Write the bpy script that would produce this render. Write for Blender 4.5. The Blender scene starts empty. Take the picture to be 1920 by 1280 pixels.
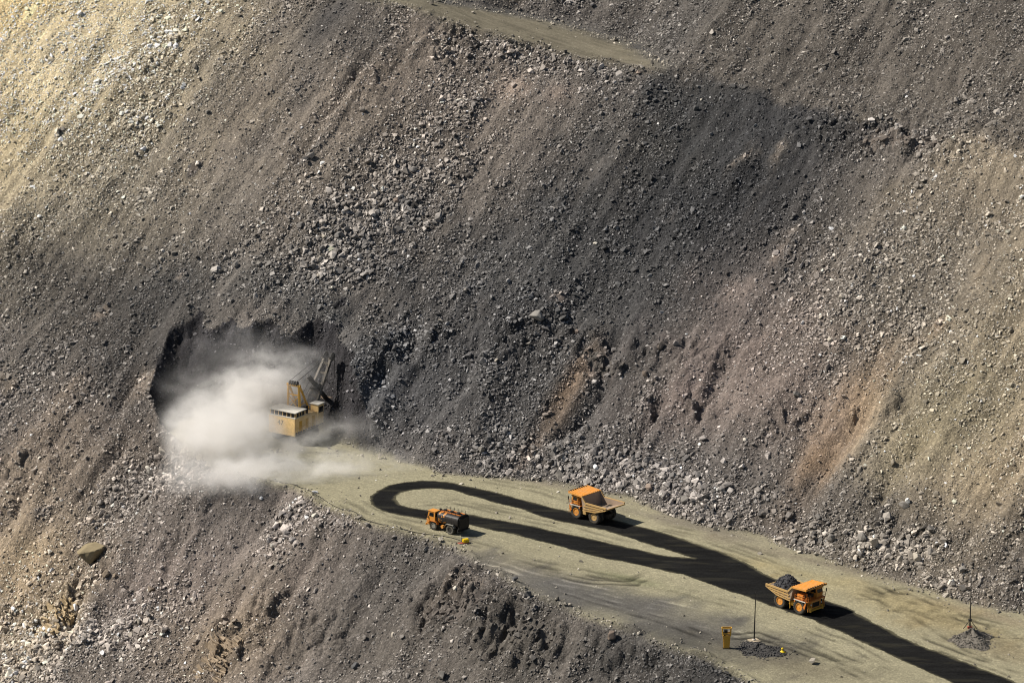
import bpy, bmesh, math, random
import numpy as np
from mathutils import Vector, Matrix

random.seed(7)
RNG = np.random.default_rng(11)
SC = bpy.context.scene
COL = SC.collection
R = math.radians

# ------------------------------------------------------------------ camera
FPX, PITCH = 7000.0, R(14.5)            # focal length in pixels of a 1920 px wide picture
FWD = np.array([0.0, math.cos(PITCH), -math.sin(PITCH)])
UPV = np.array([0.0, math.sin(PITCH), math.cos(PITCH)])
RGT = np.array([1.0, 0.0, 0.0])
def ray_dir(px, py):
    px = np.asarray(px, float); py = np.asarray(py, float)
    return FWD + ((px - 960.0) / FPX)[..., None] * RGT - ((py - 640.0) / FPX)[..., None] * UPV
CAM = -ray_dir(1118, 975) * 833.0       # the empty dump truck stands at the world's origin
cam_d = bpy.data.cameras.new("camera")
cam_d.sensor_width = 36.0
cam_d.lens = 36.0 * FPX / 1920.0
cam_d.clip_start, cam_d.clip_end = 5.0, 6000.0
cam = bpy.data.objects.new("camera", cam_d)
COL.objects.link(cam)
cam.location = CAM
cam.rotation_euler = (math.pi / 2 - PITCH, 0, 0)
SC.camera = cam

# ------------------------------------------------------------------ light
SUN_EL, SUN_AZ = 46.0, -5.0              # sun stands to the left; AZ = degrees swung towards the viewer
sun_v = Vector((-math.cos(R(SUN_AZ)) * math.cos(R(SUN_EL)), -math.sin(R(SUN_AZ)) * math.cos(R(SUN_EL)), math.sin(R(SUN_EL))))
sd = bpy.data.lights.new("sun", "SUN")
sd.energy, sd.angle, sd.color = 5.0, R(0.5), (1.0, 0.93, 0.83)
sun = bpy.data.objects.new("sun", sd); COL.objects.link(sun)
sun.rotation_euler = sun_v.to_track_quat('Z', 'Y').to_euler()
sun.location = (-200, -50, 300)
W = bpy.data.worlds.new("World"); SC.world = W; W.use_nodes = True
nt = W.node_tree
sky = nt.nodes.new("ShaderNodeTexSky"); sky.sky_type = 'NISHITA'; sky.sun_disc = False
sky.sun_elevation = R(SUN_EL); sky.sun_rotation = math.atan2(sun_v.x, sun_v.y)
nt.links.new(sky.outputs[0], nt.nodes["Background"].inputs[0])
nt.nodes["Background"].inputs[1].default_value = 0.05
SC.view_settings.view_transform = 'Standard'; SC.view_settings.look = 'None'
SC.view_settings.exposure = 0.36; SC.view_settings.gamma = 1.0
SC.view_settings.use_curve_mapping = False
SC.cycles.max_bounces = 12; SC.cycles.diffuse_bounces = 2; SC.cycles.glossy_bounces = 2
SC.cycles.volume_bounces = 10; SC.cycles.transparent_max_bounces = 12
SC.cycles.volume_step_rate = 0.35; SC.cycles.volume_max_steps = 256
SC.cycles.use_adaptive_sampling = True; SC.cycles.adaptive_threshold = 0.01
SC.cycles.pixel_filter_type = 'BLACKMAN_HARRIS'; SC.cycles.filter_width = 1.1
SC.cycles.use_denoising = True; SC.cycles.denoiser = 'OPENIMAGEDENOISE'
SC.cycles.denoising_input_passes = 'RGB_ALBEDO_NORMAL'; SC.cycles.denoising_prefilter = 'ACCURATE'

# ------------------------------------------------------------------ helpers
def lin(r, g, b):                        # sRGB 0-255 -> linear
    f = lambda c: ((c / 255 + 0.055) / 1.055) ** 2.4 if c > 10 else c / 255 / 12.92
    return (f(r), f(g), f(b))

def tag(o, label=None, cat=None, group=None, kind=None):
    if label: o["label"] = label
    if cat: o["category"] = cat
    if group: o["group"] = group
    if kind: o["kind"] = kind
    return o

def np_mesh(name, verts, faces, mats=(), attrs=None, smooth=False):
    """verts (n,3); faces (m,k) all of one size k"""
    me = bpy.data.meshes.new(name)
    n, (m, k) = len(verts), faces.shape
    me.vertices.add(n); me.vertices.foreach_set("co", np.ascontiguousarray(verts, np.float32).ravel())
    me.loops.add(m * k); me.loops.foreach_set("vertex_index", np.ascontiguousarray(faces, np.int32).ravel())
    me.polygons.add(m); me.polygons.foreach_set("loop_start", np.arange(0, m * k, k, dtype=np.int32))
    for mt in mats: me.materials.append(mt)
    for an, (ty, arr) in (attrs or {}).items():
        a = me.attributes.new(an, ty, 'POINT')
        if ty == 'FLOAT': a.data.foreach_set("value", np.ascontiguousarray(arr, np.float32))
        else:
            c = np.ones((n, 4), np.float32); c[:, :3] = arr
            a.data.foreach_set("color", c.ravel())
    me.update(calc_edges=True)
    me.polygons.foreach_set("use_smooth", np.full(m, smooth))
    o = bpy.data.objects.new(name, me); COL.objects.link(o)
    return o

def _hash(i, j, seed):
    h = (i.astype(np.int64) * 374761393 + j.astype(np.int64) * 668265263 + seed * 974711) & 0xFFFFFFFF
    h = ((h ^ (h >> 13)) * 1274126177) & 0xFFFFFFFF
    return ((h ^ (h >> 16)) & 0xFFFFFF) / float(0xFFFFFF)
def vnoise(x, y, seed=0):                # value noise in [-1, 1]
    i = np.floor(x); j = np.floor(y); fx = x - i; fy = y - j
    fx = fx * fx * fx * (fx * (fx * 6 - 15) + 10); fy = fy * fy * fy * (fy * (fy * 6 - 15) + 10)
    a = _hash(i, j, seed); b = _hash(i + 1, j, seed); c = _hash(i, j + 1, seed); d = _hash(i + 1, j + 1, seed)
    return 2 * ((a * (1 - fx) + b * fx) * (1 - fy) + (c * (1 - fx) + d * fx) * fy) - 1
def fbm(x, y, seed=0, oct=4, gain=0.5):
    r, a, tot = 0, 1.0, 0
    for k in range(oct):
        c, s = math.cos(0.6 * k), math.sin(0.6 * k)
        r = r + a * vnoise((c * x - s * y) * 2 ** k + 17.3 * k, (s * x + c * y) * 2 ** k - 9.1 * k, seed + k); tot += a; a *= gain
    return r / tot
def cells(x, y, seed=0):                 # blocky noise: F1 cell value and distance to the border
    i0 = np.floor(x); j0 = np.floor(y)
    d1 = np.full(x.shape, 9.0); d2 = np.full(x.shape, 9.0); v = np.zeros(x.shape)
    for di in (-1, 0, 1):
        for dj in (-1, 0, 1):
            i = i0 + di; j = j0 + dj
            d = np.hypot(i + _hash(i, j, seed) - x, j + _hash(i, j, seed + 5) - y)
            nv = _hash(i, j, seed + 9)
            closer = d < d1
            d2 = np.where(closer, d1, np.minimum(d2, d)); v = np.where(closer, nv, v); d1 = np.where(closer, d, d1)
    return v, d2 - d1
def smooth01(a, b, x):
    t = np.clip((x - a) / (b - a), 0, 1); return t * t * (3 - 2 * t)

# ------------------------------------------------------------------ terrain: a hillside with a bench cut into it
SD = np.array([0.82, -0.572])            # s runs along the haul road, t up the slope
TD = np.array([0.572, 0.82])
def road_z(x, y): return -0.03 * (SD[0] * x + SD[1] * y)
def on_road(px, py):                     # the point of the bench a line of sight meets
    d = ray_dir(px, py)
    n = np.array([0.03 * SD[0], 0.03 * SD[1], 1.0])
    k = -(CAM @ n) / (d @ n)
    return CAM + k[..., None] * d
def P(lst): a = np.array(lst, float); return on_road(a[:, 0], a[:, 1])[:, :2]

EDGE = P([(345,835),(385,872),(430,890),(480,905),(545,915),(600,945),(660,972),(735,995),(790,1005),(850,1025),(890,1048),
          (960,1097),(1080,1147),(1180,1182),(1290,1222),(1330,1238),(1420,1288),(1560,1370),(1800,1500),(2300,1740)])
LEFT = P([(-700,610),(-300,690),(0,752),(200,800)])
TOE = P([(726,855),(830,888),(930,895),(1040,905),(1180,935),(1250,965),(1340,990),(1420,1003),(1500,1035),(1600,1065),
         (1700,1095),(1770,1118),(1850,1140),(1930,1152),(2100,1195),(2700,1400)])
FOOT = P([(334,826),(314,810),(310,792),(334,780),(400,788),(460,796),(520,801),(575,800),(612,808),(628,826),(680,846)])
LOWER = np.vstack([LEFT, EDGE])          # everything below this line falls away
VIRT = np.vstack([LEFT, EDGE[:1], TOE])  # everything above this line rises
BENCH = np.vstack([EDGE, TOE[::-1], FOOT[::-1]])

def seg_dist(px, py, line, closed=False):
    best = np.full(px.shape, 1e9); sign = np.zeros(px.shape)
    pts = list(line) + ([line[0]] if closed else [])
    for a, b in zip(pts[:-1], pts[1:]):
        d = b - a; L2 = d @ d
        k = np.clip(((px - a[0]) * d[0] + (py - a[1]) * d[1]) / L2, 0, 1)
        q = np.hypot(px - a[0] - k * d[0], py - a[1] - k * d[1])
        cr = d[0] * (py - a[1]) - d[1] * (px - a[0])
        up = q < best - 1e-9
        best = np.where(up, q, best); sign = np.where(up, np.sign(cr), sign)
    return best, sign
def inside(px, py, poly):
    r = np.zeros(px.shape, bool); n = len(poly)
    for i in range(n):
        x1, y1 = poly[i]; x2, y2 = poly[(i + 1) % n]
        if y1 == y2: continue
        c = ((y1 > py) != (y2 > py)) & (px < (x2 - x1) * (py - y1) / (y2 - y1) + x1)
        r ^= c
    return r
def blur(a, n):
    for _ in range(3):
        for ax in (0, 1):
            p = np.concatenate([np.repeat(np.take(a, [0], ax), n, ax), a, np.repeat(np.take(a, [-1], ax), n, ax)], ax)
            c = np.cumsum(p, ax); z = np.zeros_like(np.take(c, [0], ax)); c = np.concatenate([z, c], ax)
            w = 2 * n + 1
            a = (np.take(c, range(w, c.shape[ax]), ax) - np.take(c, range(0, c.shape[ax] - w), ax)) / w
    return a

DX = 0.4
X0, X1, Y0, Y1 = -225.0, 195.0, -115.0, 270.0
xs = np.arange(X0, X1, DX); ys = np.arange(Y0, Y1, DX)
GX, GY = np.meshgrid(xs, ys)             # rows along y
GS = GX * SD[0] + GY * SD[1]; GT = GX * TD[0] + GY * TD[1]
wx = GX + 1.1 * fbm(GX / 7, GY / 7, 3, 3); wy = GY + 1.1 * fbm(GX / 7, GY / 7, 8, 3)   # ragged lines
dv, sv = seg_dist(wx, wy, VIRT)
de, se = seg_dist(wx, wy, LOWER)
BASE = road_z(GX, GY)
up_h = BASE + np.where(sv > 0, dv, -dv) * 0.70
bench = inside(wx, wy, BENCH)
db, _ = seg_dist(wx, wy, BENCH, True)
wall = BASE + db * (1.75 + .5 * fbm(GX / 6, GY / 6, 33, 2))                  # digging face
low = BASE - de * 0.78
hill = np.where((sv > 0), blur(up_h, 6), up_h)
above = np.minimum(hill, wall)
Z = np.where(bench, BASE, np.where(se > 0, np.where(sv > 0, above, BASE), low))

def sample(A, x, y):
    fx = np.clip((x - X0) / DX, 0, len(xs) - 1.001); fy = np.clip((y - Y0) / DX, 0, len(ys) - 1.001)
    i = fx.astype(int); j = fy.astype(int); u = fx - i; v = fy - j
    return (A[j, i] * (1 - u) + A[j, i + 1] * u) * (1 - v) + (A[j + 1, i] * (1 - u) + A[j + 1, i + 1] * u) * v
def hit(A, px, py):                      # where a line of sight first meets the height grid A
    px = np.atleast_1d(np.asarray(px, float)); py = np.atleast_1d(np.asarray(py, float))
    d = ray_dir(px, py); k = np.linspace(660, 1180, 2600)
    p = CAM + d[..., None, :] * k[:, None]
    i = np.argmax(p[..., 2] < sample(A, p[..., 0], p[..., 1]), -1)
    return CAM + d * k[i][..., None]

# upper bench: its crest follows the hillside, its toe lies further back
CR = [(560,-55),(690,0),(760,10),(870,50),(1000,85),(1080,108),(1200,125),(1268,132),(1370,163),(1480,192),(1600,214),(1750,246),(1920,288),(2080,325)]
H0 = np.where(sv > 0, blur(BASE + dv * 0.70, 6), BASE - dv)
c = hit(H0, *zip(*CR)); cs = c[:, :2] @ SD; ct = c[:, :2] @ TD
o = np.argsort(cs); cs, ct, cz = cs[o], ct[o], c[o, 2]
Bz = blur(np.interp(GS, cs, cz), 5)
u = hit(np.where(GT > np.interp(GS, cs, ct) - 1, Bz, -50), [520,830,960,1080,1185,1222,1268], [-120,-2,20,46,76,98,124])
us = u[:, :2] @ SD; ut = u[:, :2] @ TD
k = us.max()
us = np.r_[us, cs[cs > k + 1]]; ut = np.r_[ut, np.interp(cs[cs > k + 1], cs, ct) - 0.8]
o = np.argsort(us); tU = np.interp(GS, us[o], ut[o]) + 1.2 * fbm(GX / 6, GY / 6, 21, 3)
tC = np.interp(GS, cs, ct)

# relief of the slopes: gullies down the fall line, slumps, blocky scarps
def blob(px, py, rs, rt, warp=0.25):
    p = hit(Z0, px, py)[0]
    s0, t0 = p[:2] @ SD, p[:2] @ TD
    ds = (GS - s0) / rs; dt = (GT - t0) / rt
    q = ds * ds + dt * dt
    return np.exp(-np.clip(q * (1 + 1.2 * warp * WARP), 0, 40))
WARP = fbm(GX / 9, GY / 9, 40, 4) + 0.5 * fbm(GS / 3, GT / 14, 44, 3)
rt_ = smooth01(k - 12, k + 12, GS)
up_rise = np.maximum(GT - tU, 0) * 0.66 - rt_ * 3.2 * smooth01(0, 14, GT - tU)
Z0 = np.minimum(Z, Bz + np.maximum(GT - tU, 0) * 0.66)
gul = fbm(GS / 9, GT / 40, 55, 4) + 0.5 * WARP
rel = 2.2 * fbm(GS / 34, GT / 46, 50, 3) + 1.5 * (np.abs(gul) - 0.25) + 0.62 * fbm(GX / 4.6, GY / 4.6, 60, 4) + 0.30 * fbm(GS / 1.6, GT / 5.0, 64, 3)
GULLY = [([(690,110),(610,200),(560,290)],1.2,2.2),([(1160,640),(1120,740),(1060,800)],1.6,2.5),([(1260,700),(1215,790),(1180,850)],1.3,2.2),([(1380,660),(1330,760)],1.4,2.5),([(1620,770),(1560,860),(1500,960)],1.5,3.0),
 ([(1720,830),(1650,930)],1.1,2.5),([(340,1000),(300,1090)],1.8,2.0),([(190,1060),(140,1110),(130,1190)],2.6,2.5),([(600,1020),(540,1110),(500,1190)],1.5,2.5),([(720,1060),(650,1170)],1.2,2.2),([(830,1090),(800,1150),(770,1240)],1.8,2.5),([(960,1160),(930,1230)],2.0,2.6),
 ([(1080,1180),(1040,1260)],1.5,2.5),([(60,890),(20,990)],1.6,2.5),([(230,830),(160,930)],1.2,2.0),([(460,1090),(420,1170)],1.6,2.0),([(1880,900),(1820,1000)],1.0,2.5),([(780,600),(760,680)],1.5,2.2),([(900,640),(870,730)],1.2,2.2),([(720,700),(690,770)],1.6,2.4),([(250,700),(190,800)],1.0,2.5)]
for pts_, dep_, wid_ in GULLY:
    q_ = hit(Z0, *zip(*pts_))[:, :2]
    dg, sg = seg_dist(wx, wy, q_); dep_ = dep_ * 1.35
    rel = rel - dep_ * np.exp(-(dg / wid_) ** 2) * (1 + .3 * vnoise(GX / 3, GY / 3, 7)) + 0.45 * dep_ * np.exp(-((dg - 1.6 * wid_) / wid_) ** 2) * (sg > 0)
cv, cb = cells(GX / 2.6 + 0.4 * vnoise(GX / 2, GY / 2, 3), GY / 2.6, 70)
cv2, cb2 = cells(GS / 1.1, GT / 2.2, 75)
blocky = (cv - 0.4) * 3.4 * smooth01(0, 0.22, cb) + (cv2 - 0.4) * 1.4 * smooth01(0, 0.25, cb2)
ROUGH = [(720,660,9,5,.7),(820,640,14,5,.8),(950,640,16,6,.9),(1080,640,14,6,.8),(1120,690,8,4,1),(1240,660,10,5,.8),(1330,660,8,4,1.0),
         (1300,770,7,4,1.0),(1220,790,5,4,.9),(1560,240,12,4,.9),(1700,265,18,5,1.1),(1660,230,12,4,.8),(1850,260,12,4,.7),(880,80,12,4,.9),(850,110,8,4,.8),(1040,110,10,3,.6),
         (300,130,8,14,.5),(130,1110,7,7,1.3),(70,1150,8,6,1.0),(420,1220,10,7,1.2),(860,1150,12,4,1.3),(930,1180,12,5,1.4),(1020,1220,12,5,1.2),(800,1130,8,4,1.0),
         (1200,1230,12,5,.8),(60,880,10,6,.9),(250,1090,9,4,.6),(180,1045,6,5,.7),(1480,800,8,5,.6),(1650,760,10,5,.5),(700,150,8,8,.4),(500,1130,8,5,.7),(600,1180,10,6,.6),(330,1010,5,9,.6),(40,480,8,4,.6)]
rough = np.zeros(GX.shape)
for px, py, rs, rt, st in ROUGH: rough = np.maximum(rough, st * blob(px, py, rs, rt, .5))
BULGE = [(690,655,7,5,2.0),(660,760,9,8,3.0),(1000,600,30,5,1.2),(880,1120,26,5,1.5),(1370,1262,10,5,3.0),(300,560,20,6,1.0)]
bulge = sum(st * blob(px, py, rs, rt) for px, py, rs, rt, st in BULGE)
fade = smooth01(0.0, 4.0, np.minimum(db, 30)) * ~bench
wallish = (np.abs(np.minimum(hill, wall) - wall) < 0.01) & (sv > 0) & ~bench
Z = Z + fade * (rel + rough * blocky + bulge) + np.where(wallish, fade * (blocky * 0.30 + 0.7 * fbm(GX / 4.5, GY / 4.5, 81, 4) - rel * .6), 0)
top = Bz + 0.12 * fbm(GX / 5, GY / 5, 90, 3) + up_rise + smooth01(0, 5, GT - tU) * (rel + rough * blocky)
upper_bench = (Z > top) & (GT <= tU + 0.3) & (GS < k + 1)
Z = np.minimum(Z, top)
Z = Z + np.where(bench, 0.10 * fbm(GX / 9, GY / 9, 95, 3) + 0.05 * fbm(GS / 6, GT / 0.9, 97, 3), 0)
# small ridge of loose stones along the outer lip of both benches, hollows churned by wheels lower right
lip = np.exp(-((de - 0.8) / 1.3) ** 2) * smooth01(-0.3, 0.5, fbm(GX / 5, GY / 5, 99, 2)) * (sv < 0)
Z = Z + 0.9 * lip * bench + 0.8 * np.exp(-((GT - tC - 1.5) / 1.6) ** 2) * smooth01(-.2, .5, fbm(GX / 6, GY / 6, 98, 3)) * upper_bench
MOUND = [((1820,1197), 6.3, 1.9), ((1437,1214), 6.0, 1.3), ((1368,1262), 7.0, 1.6)]

def soil_of(default, zones):
    cimg = np.empty(GX.shape + (3,)); cimg[:] = default
    for px, py, rs, rt, colr, st in zones:
        w = (st * blob(px, py, rs, rt, .8))[..., None]
        cimg = cimg * (1 - w) + np.array(colr) * w
    return cimg
Z0 = Z
SOIL_LIGHT_ZONES = [  # soil tones; upper-left glow and darker centre also paint in light and shade
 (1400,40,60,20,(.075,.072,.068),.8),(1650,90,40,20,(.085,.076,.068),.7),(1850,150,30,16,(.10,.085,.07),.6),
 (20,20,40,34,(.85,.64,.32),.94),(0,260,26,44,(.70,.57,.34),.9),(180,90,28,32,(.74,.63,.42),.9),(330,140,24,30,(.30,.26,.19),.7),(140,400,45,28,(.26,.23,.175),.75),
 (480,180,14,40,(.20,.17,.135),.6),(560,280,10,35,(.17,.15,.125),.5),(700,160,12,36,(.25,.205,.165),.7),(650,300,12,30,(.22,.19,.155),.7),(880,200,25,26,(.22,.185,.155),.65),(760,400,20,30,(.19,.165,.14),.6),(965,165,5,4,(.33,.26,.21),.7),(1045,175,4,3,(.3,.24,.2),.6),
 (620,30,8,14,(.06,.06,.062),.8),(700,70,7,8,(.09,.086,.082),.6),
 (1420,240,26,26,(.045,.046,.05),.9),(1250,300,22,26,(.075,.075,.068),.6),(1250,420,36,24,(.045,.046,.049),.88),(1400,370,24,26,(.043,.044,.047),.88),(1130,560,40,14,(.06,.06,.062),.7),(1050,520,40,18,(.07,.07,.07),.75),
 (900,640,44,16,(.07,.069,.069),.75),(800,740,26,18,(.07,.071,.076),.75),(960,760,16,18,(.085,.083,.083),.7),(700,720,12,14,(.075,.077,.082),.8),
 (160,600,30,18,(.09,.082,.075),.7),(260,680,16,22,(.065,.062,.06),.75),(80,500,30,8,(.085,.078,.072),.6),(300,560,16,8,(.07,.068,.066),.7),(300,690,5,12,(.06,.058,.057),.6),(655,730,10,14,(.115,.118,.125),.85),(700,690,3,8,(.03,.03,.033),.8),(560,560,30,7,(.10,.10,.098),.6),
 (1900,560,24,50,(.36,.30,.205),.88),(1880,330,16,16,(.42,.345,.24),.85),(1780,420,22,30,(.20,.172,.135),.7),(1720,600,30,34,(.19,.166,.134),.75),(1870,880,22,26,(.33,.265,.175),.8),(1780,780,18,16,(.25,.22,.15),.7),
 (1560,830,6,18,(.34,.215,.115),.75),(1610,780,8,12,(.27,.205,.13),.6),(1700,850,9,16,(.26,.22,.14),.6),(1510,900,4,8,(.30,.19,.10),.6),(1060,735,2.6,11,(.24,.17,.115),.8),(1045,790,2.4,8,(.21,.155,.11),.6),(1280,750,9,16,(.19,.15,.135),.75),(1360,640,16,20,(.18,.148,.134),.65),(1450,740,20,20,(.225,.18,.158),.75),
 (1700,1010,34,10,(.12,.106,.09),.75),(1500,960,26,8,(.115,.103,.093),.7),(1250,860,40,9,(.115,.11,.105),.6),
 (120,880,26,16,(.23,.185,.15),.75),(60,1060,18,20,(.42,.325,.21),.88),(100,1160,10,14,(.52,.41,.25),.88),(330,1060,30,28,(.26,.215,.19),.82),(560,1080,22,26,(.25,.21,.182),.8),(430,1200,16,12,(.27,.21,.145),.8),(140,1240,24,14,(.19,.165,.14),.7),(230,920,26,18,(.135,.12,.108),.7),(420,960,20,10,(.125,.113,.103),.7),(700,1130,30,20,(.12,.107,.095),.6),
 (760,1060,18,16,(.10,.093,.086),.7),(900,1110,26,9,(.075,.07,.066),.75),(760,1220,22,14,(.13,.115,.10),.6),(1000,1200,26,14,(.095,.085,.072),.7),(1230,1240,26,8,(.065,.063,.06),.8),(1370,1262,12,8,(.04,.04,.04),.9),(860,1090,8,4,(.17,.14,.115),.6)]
ROAD_ZONES = [
 (560,860,16,14,(.27,.26,.20),.6),(700,1010,26,3.0,(.22,.195,.14),.7),(960,1075,18,9,(.16,.145,.12),.8),(1060,1105,20,8,(.105,.10,.09),.88),(1170,1135,20,9,(.09,.087,.082),.88),(1290,1175,20,9,(.10,.095,.087),.85),(1180,1085,9,2.5,(.15,.16,.085),.6),
 (1400,1215,14,6,(.075,.072,.066),.85),(1300,1210,12,6,(.055,.054,.052),.8),(1500,1250,16,6,(.15,.13,.09),.6),(1000,900,30,2.2,(.19,.165,.13),.7),(1300,985,26,2.6,(.16,.14,.115),.7),(1560,1060,26,2.6,(.17,.145,.11),.7),(1840,1150,18,3,(.20,.165,.115),.8),
 (1700,1130,20,6,(.33,.27,.14),.6),(1780,1170,12,5,(.25,.205,.11),.7),(1900,1220,14,6,(.19,.155,.095),.6),(1480,1070,20,3,(.31,.265,.145),.6),(1050,1020,14,1.5,(.21,.20,.125),.6)]
COARSE = [(300,110,8,16,.8),(270,220,9,12,.8),(200,240,14,10,.35),(860,190,7,6,.8),(800,250,8,9,.8),(760,330,12,10,1.0),(720,400,13,10,1.3),(640,460,12,9,1.6),(600,500,9,7,1.6),(520,500,12,6,.7),
 (980,740,9,12,.5),(960,830,14,7,1.0),(1080,870,14,5,1.6),(1190,890,14,5,1.5),(1300,930,12,5,1.5),(900,850,12,5,.9),(1420,960,14,5,1.0),(1530,1000,10,5,1.2),(1650,1030,9,5,1.6),(1720,1030,8,6,1.6),(1790,1090,9,4,.9),(1880,1110,12,4,.6),
 (650,730,7,9,.75),(740,800,10,7,.6),(360,880,9,5,1.5),(300,900,11,6,1.5),(240,940,9,7,1.4),(190,970,6,5,1.0),(130,1210,18,7,1.6),(60,1240,14,7,1.8),(230,1180,12,7,1.1),(330,1130,10,8,.7),(530,1010,5,6,1.5),(560,960,7,3,1.2),(620,975,8,4,.9),
 (1660,480,14,10,.6),(1600,560,16,12,.6),(1700,620,16,10,.6),(950,90,18,3,1.0),(1100,130,16,3,.8),(1240,180,10,4,.5),(850,100,8,4,.7),(1560,230,16,5,.6),(1720,260,18,5,.7),
 (60,700,14,10,.5),(160,700,14,14,.4),(700,430,14,10,.6),(1100,460,30,10,.3),(1250,250,20,18,.15),(1360,430,16,12,.4),(1480,600,14,8,.3),(900,690,14,8,.7),(1030,650,14,7,.7),(770,640,12,7,.7)]
SMOOTH = [(480,200,6,24,.8),(540,120,8,12,.5),(600,170,5,26,.6),(430,290,5,18,.6),(700,180,7,26,.6),(640,270,5,20,.5),(1440,215,18,12,.85),(1350,270,14,12,.5),(1290,650,10,12,.7),(1370,560,10,10,.6),(1430,720,14,10,.7),(1540,850,6,22,.9),(1620,800,10,14,.7),
 (1700,850,10,14,.6),(1780,880,14,12,.7),(1850,330,10,10,.8),(1780,620,4,20,.6),(1070,740,3,12,.9),(700,760,12,6,.6),(830,780,7,12,.5),(880,740,7,8,.4),(500,1090,14,18,.75),(430,1030,10,14,.7),(620,1080,12,14,.7),(300,1060,6,10,.5),(120,880,18,10,.6),
 (60,1010,14,10,.6),(850,1060,10,6,.7),(780,1100,14,8,.6),(900,1240,14,8,.5),(690,1190,12,14,.6),(1150,1190,14,4,.7),(300,850,14,6,.4),(960,170,5,5,.8),(1050,170,4,4,.7),(100,130,8,16,.4),(200,40,7,9,.6),(660,620,4,4,.6),(1220,610,12,5,.6),(380,760,14,14,.7)]
coarse = np.zeros(GX.shape); smoothz = np.zeros(GX.shape)
for px, py, rs, rt, st in COARSE: coarse = np.maximum(coarse, st * blob(px, py, rs, rt, 1.0))
for px, py, rs, rt, st in SMOOTH: smoothz = np.maximum(smoothz, st * blob(px, py, rs, rt, 1.0))
patchy = smooth01(-0.45, 0.35, fbm(GS / 5, GT / 13, 130, 4) + 0.8 * coarse)
runs = smooth01(.12, .55, fbm(GS / 4.5, GT / 26, 170, 4) + .25 * fbm(GX / 5, GY / 5, 171, 3)) * (1 - smoothz)
coarse = np.maximum(coarse, .62 * runs)
dens0 = (0.20 + 0.80 * np.maximum(patchy, runs)) * (1 - 0.92 * smoothz)
dens = dens0
soil = soil_of((.160, .143, .128), SOIL_LIGHT_ZONES)
streak = fbm(GS / 1.3, GT / 16, 101, 4)
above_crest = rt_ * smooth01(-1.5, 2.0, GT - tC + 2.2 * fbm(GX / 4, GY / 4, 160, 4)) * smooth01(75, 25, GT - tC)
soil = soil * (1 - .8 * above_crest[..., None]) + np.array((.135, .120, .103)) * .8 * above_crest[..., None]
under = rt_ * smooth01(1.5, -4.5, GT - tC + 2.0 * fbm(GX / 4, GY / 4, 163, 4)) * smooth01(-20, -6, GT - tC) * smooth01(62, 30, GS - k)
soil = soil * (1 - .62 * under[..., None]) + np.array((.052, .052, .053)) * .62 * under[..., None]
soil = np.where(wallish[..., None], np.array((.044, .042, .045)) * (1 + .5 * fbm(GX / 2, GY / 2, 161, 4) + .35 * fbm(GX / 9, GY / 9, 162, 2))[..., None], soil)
stony = np.clip(blur(dens0, 1), 0, 1)
soil_bare = soil.copy(); soil = soil * (1 - .36 * stony)[..., None]  # ground darkened where stones lie dense: shade of the gaps painted in
soil_k = 1.0
soil *= (1 + 0.34 * streak + 0.16 * fbm(GX / 3, GY / 3, 105, 3) + 0.12 * fbm(GX / 20, GY / 20, 108, 2))[..., None]
road_c = soil_of((.285, .262, .175), ROAD_ZONES)
road_c *= (1 + 0.10 * fbm(GS / 11, GT / 0.7, 110, 4) + 0.08 * fbm(GX / 2.2, GY / 2.2, 112, 3) + 0.08 * fbm(GX / 15, GY / 15, 114, 2))[..., None]
MARKS = [([(880,1052),(1000,1090),(1140,1128),(1290,1160),(1420,1200)],1.25,.5),([(900,1048),(1040,1088),(1180,1118),(1330,1150)],1.22,.45),([(960,1075),(1100,1120),(1260,1168),(1340,1200)],.75,.5),([(1010,1062),(1120,1082),(1180,1085),(1215,1070)],.72,.8),
 ([(1000,1068),(1110,1090),(1190,1092),(1230,1076)],.75,.5),([(1330,1195),(1420,1190),(1520,1225),(1640,1275)],.7,.6),([(1480,1190),(1560,1225),(1650,1262)],.78,.5),([(1560,1085),(1660,1125),(1740,1165),(1820,1215),(1900,1250)],.82,.6),([(1600,1085),(1690,1118),(1790,1150),(1880,1195)],.82,.6),
 ([(1640,1090),(1700,1140),(1760,1150),(1830,1160),(1910,1180)],.84,.6),([(1580,1110),(1640,1120),(1700,1105),(1780,1140)],.86,.5),([(760,945),(860,940),(960,965),(1080,992),(1200,1025)],.85,.6),([(820,932),(920,950),(1000,968)],.85,.5),([(620,930),(700,975),(800,1000),(900,1020),(1010,1055),(1140,1080),(1290,1110),(1400,1140)],.85,.7),
 ([(640,925),(720,968),(820,992)],.86,.6),([(880,895),(1000,915),(1100,945)],.86,.7),([(1200,990),(1300,1012),(1400,1045),(1500,1085)],.84,.7),([(1220,982),(1320,1003),(1420,1035),(1520,1072)],.86,.6),([(1700,1190),(1800,1228),(1920,1270)],.7,.5),([(1500,1170),(1600,1210),(1700,1265)],.8,.5),([(560,880),(660,890),(760,890)],.88,.8)]
rut = np.zeros(GX.shape)
for pts_, fac_, wid_ in MARKS:
    q_ = P(pts_); jx_ = GX + .5 * fbm(GX / 5, GY / 5, 140, 2); jy_ = GY + .5 * fbm(GX / 5, GY / 5, 141, 2)
    dg, _ = seg_dist(jx_, jy_, q_)
    for off in ((-1.3, 1.3) if wid_ < .75 else (0,)):
        dd = np.abs(dg - abs(off)) if off else dg
        wgt_ = (smooth01(1.5, 6, np.hypot(GX - q_[0, 0], GY - q_[0, 1])) * smooth01(1.5, 6, np.hypot(GX - q_[-1, 0], GY - q_[-1, 1])) if off else 1) * np.exp(-(dd / wid_) ** 2) * smooth01(-.5, .3, fbm(GX / 6, GY / 6, 142, 3))
        road_c *= (1 + 1.6 * (fac_ - 1) * wgt_)[..., None]; rut += wgt_ * .05
        if not off: break
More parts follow.
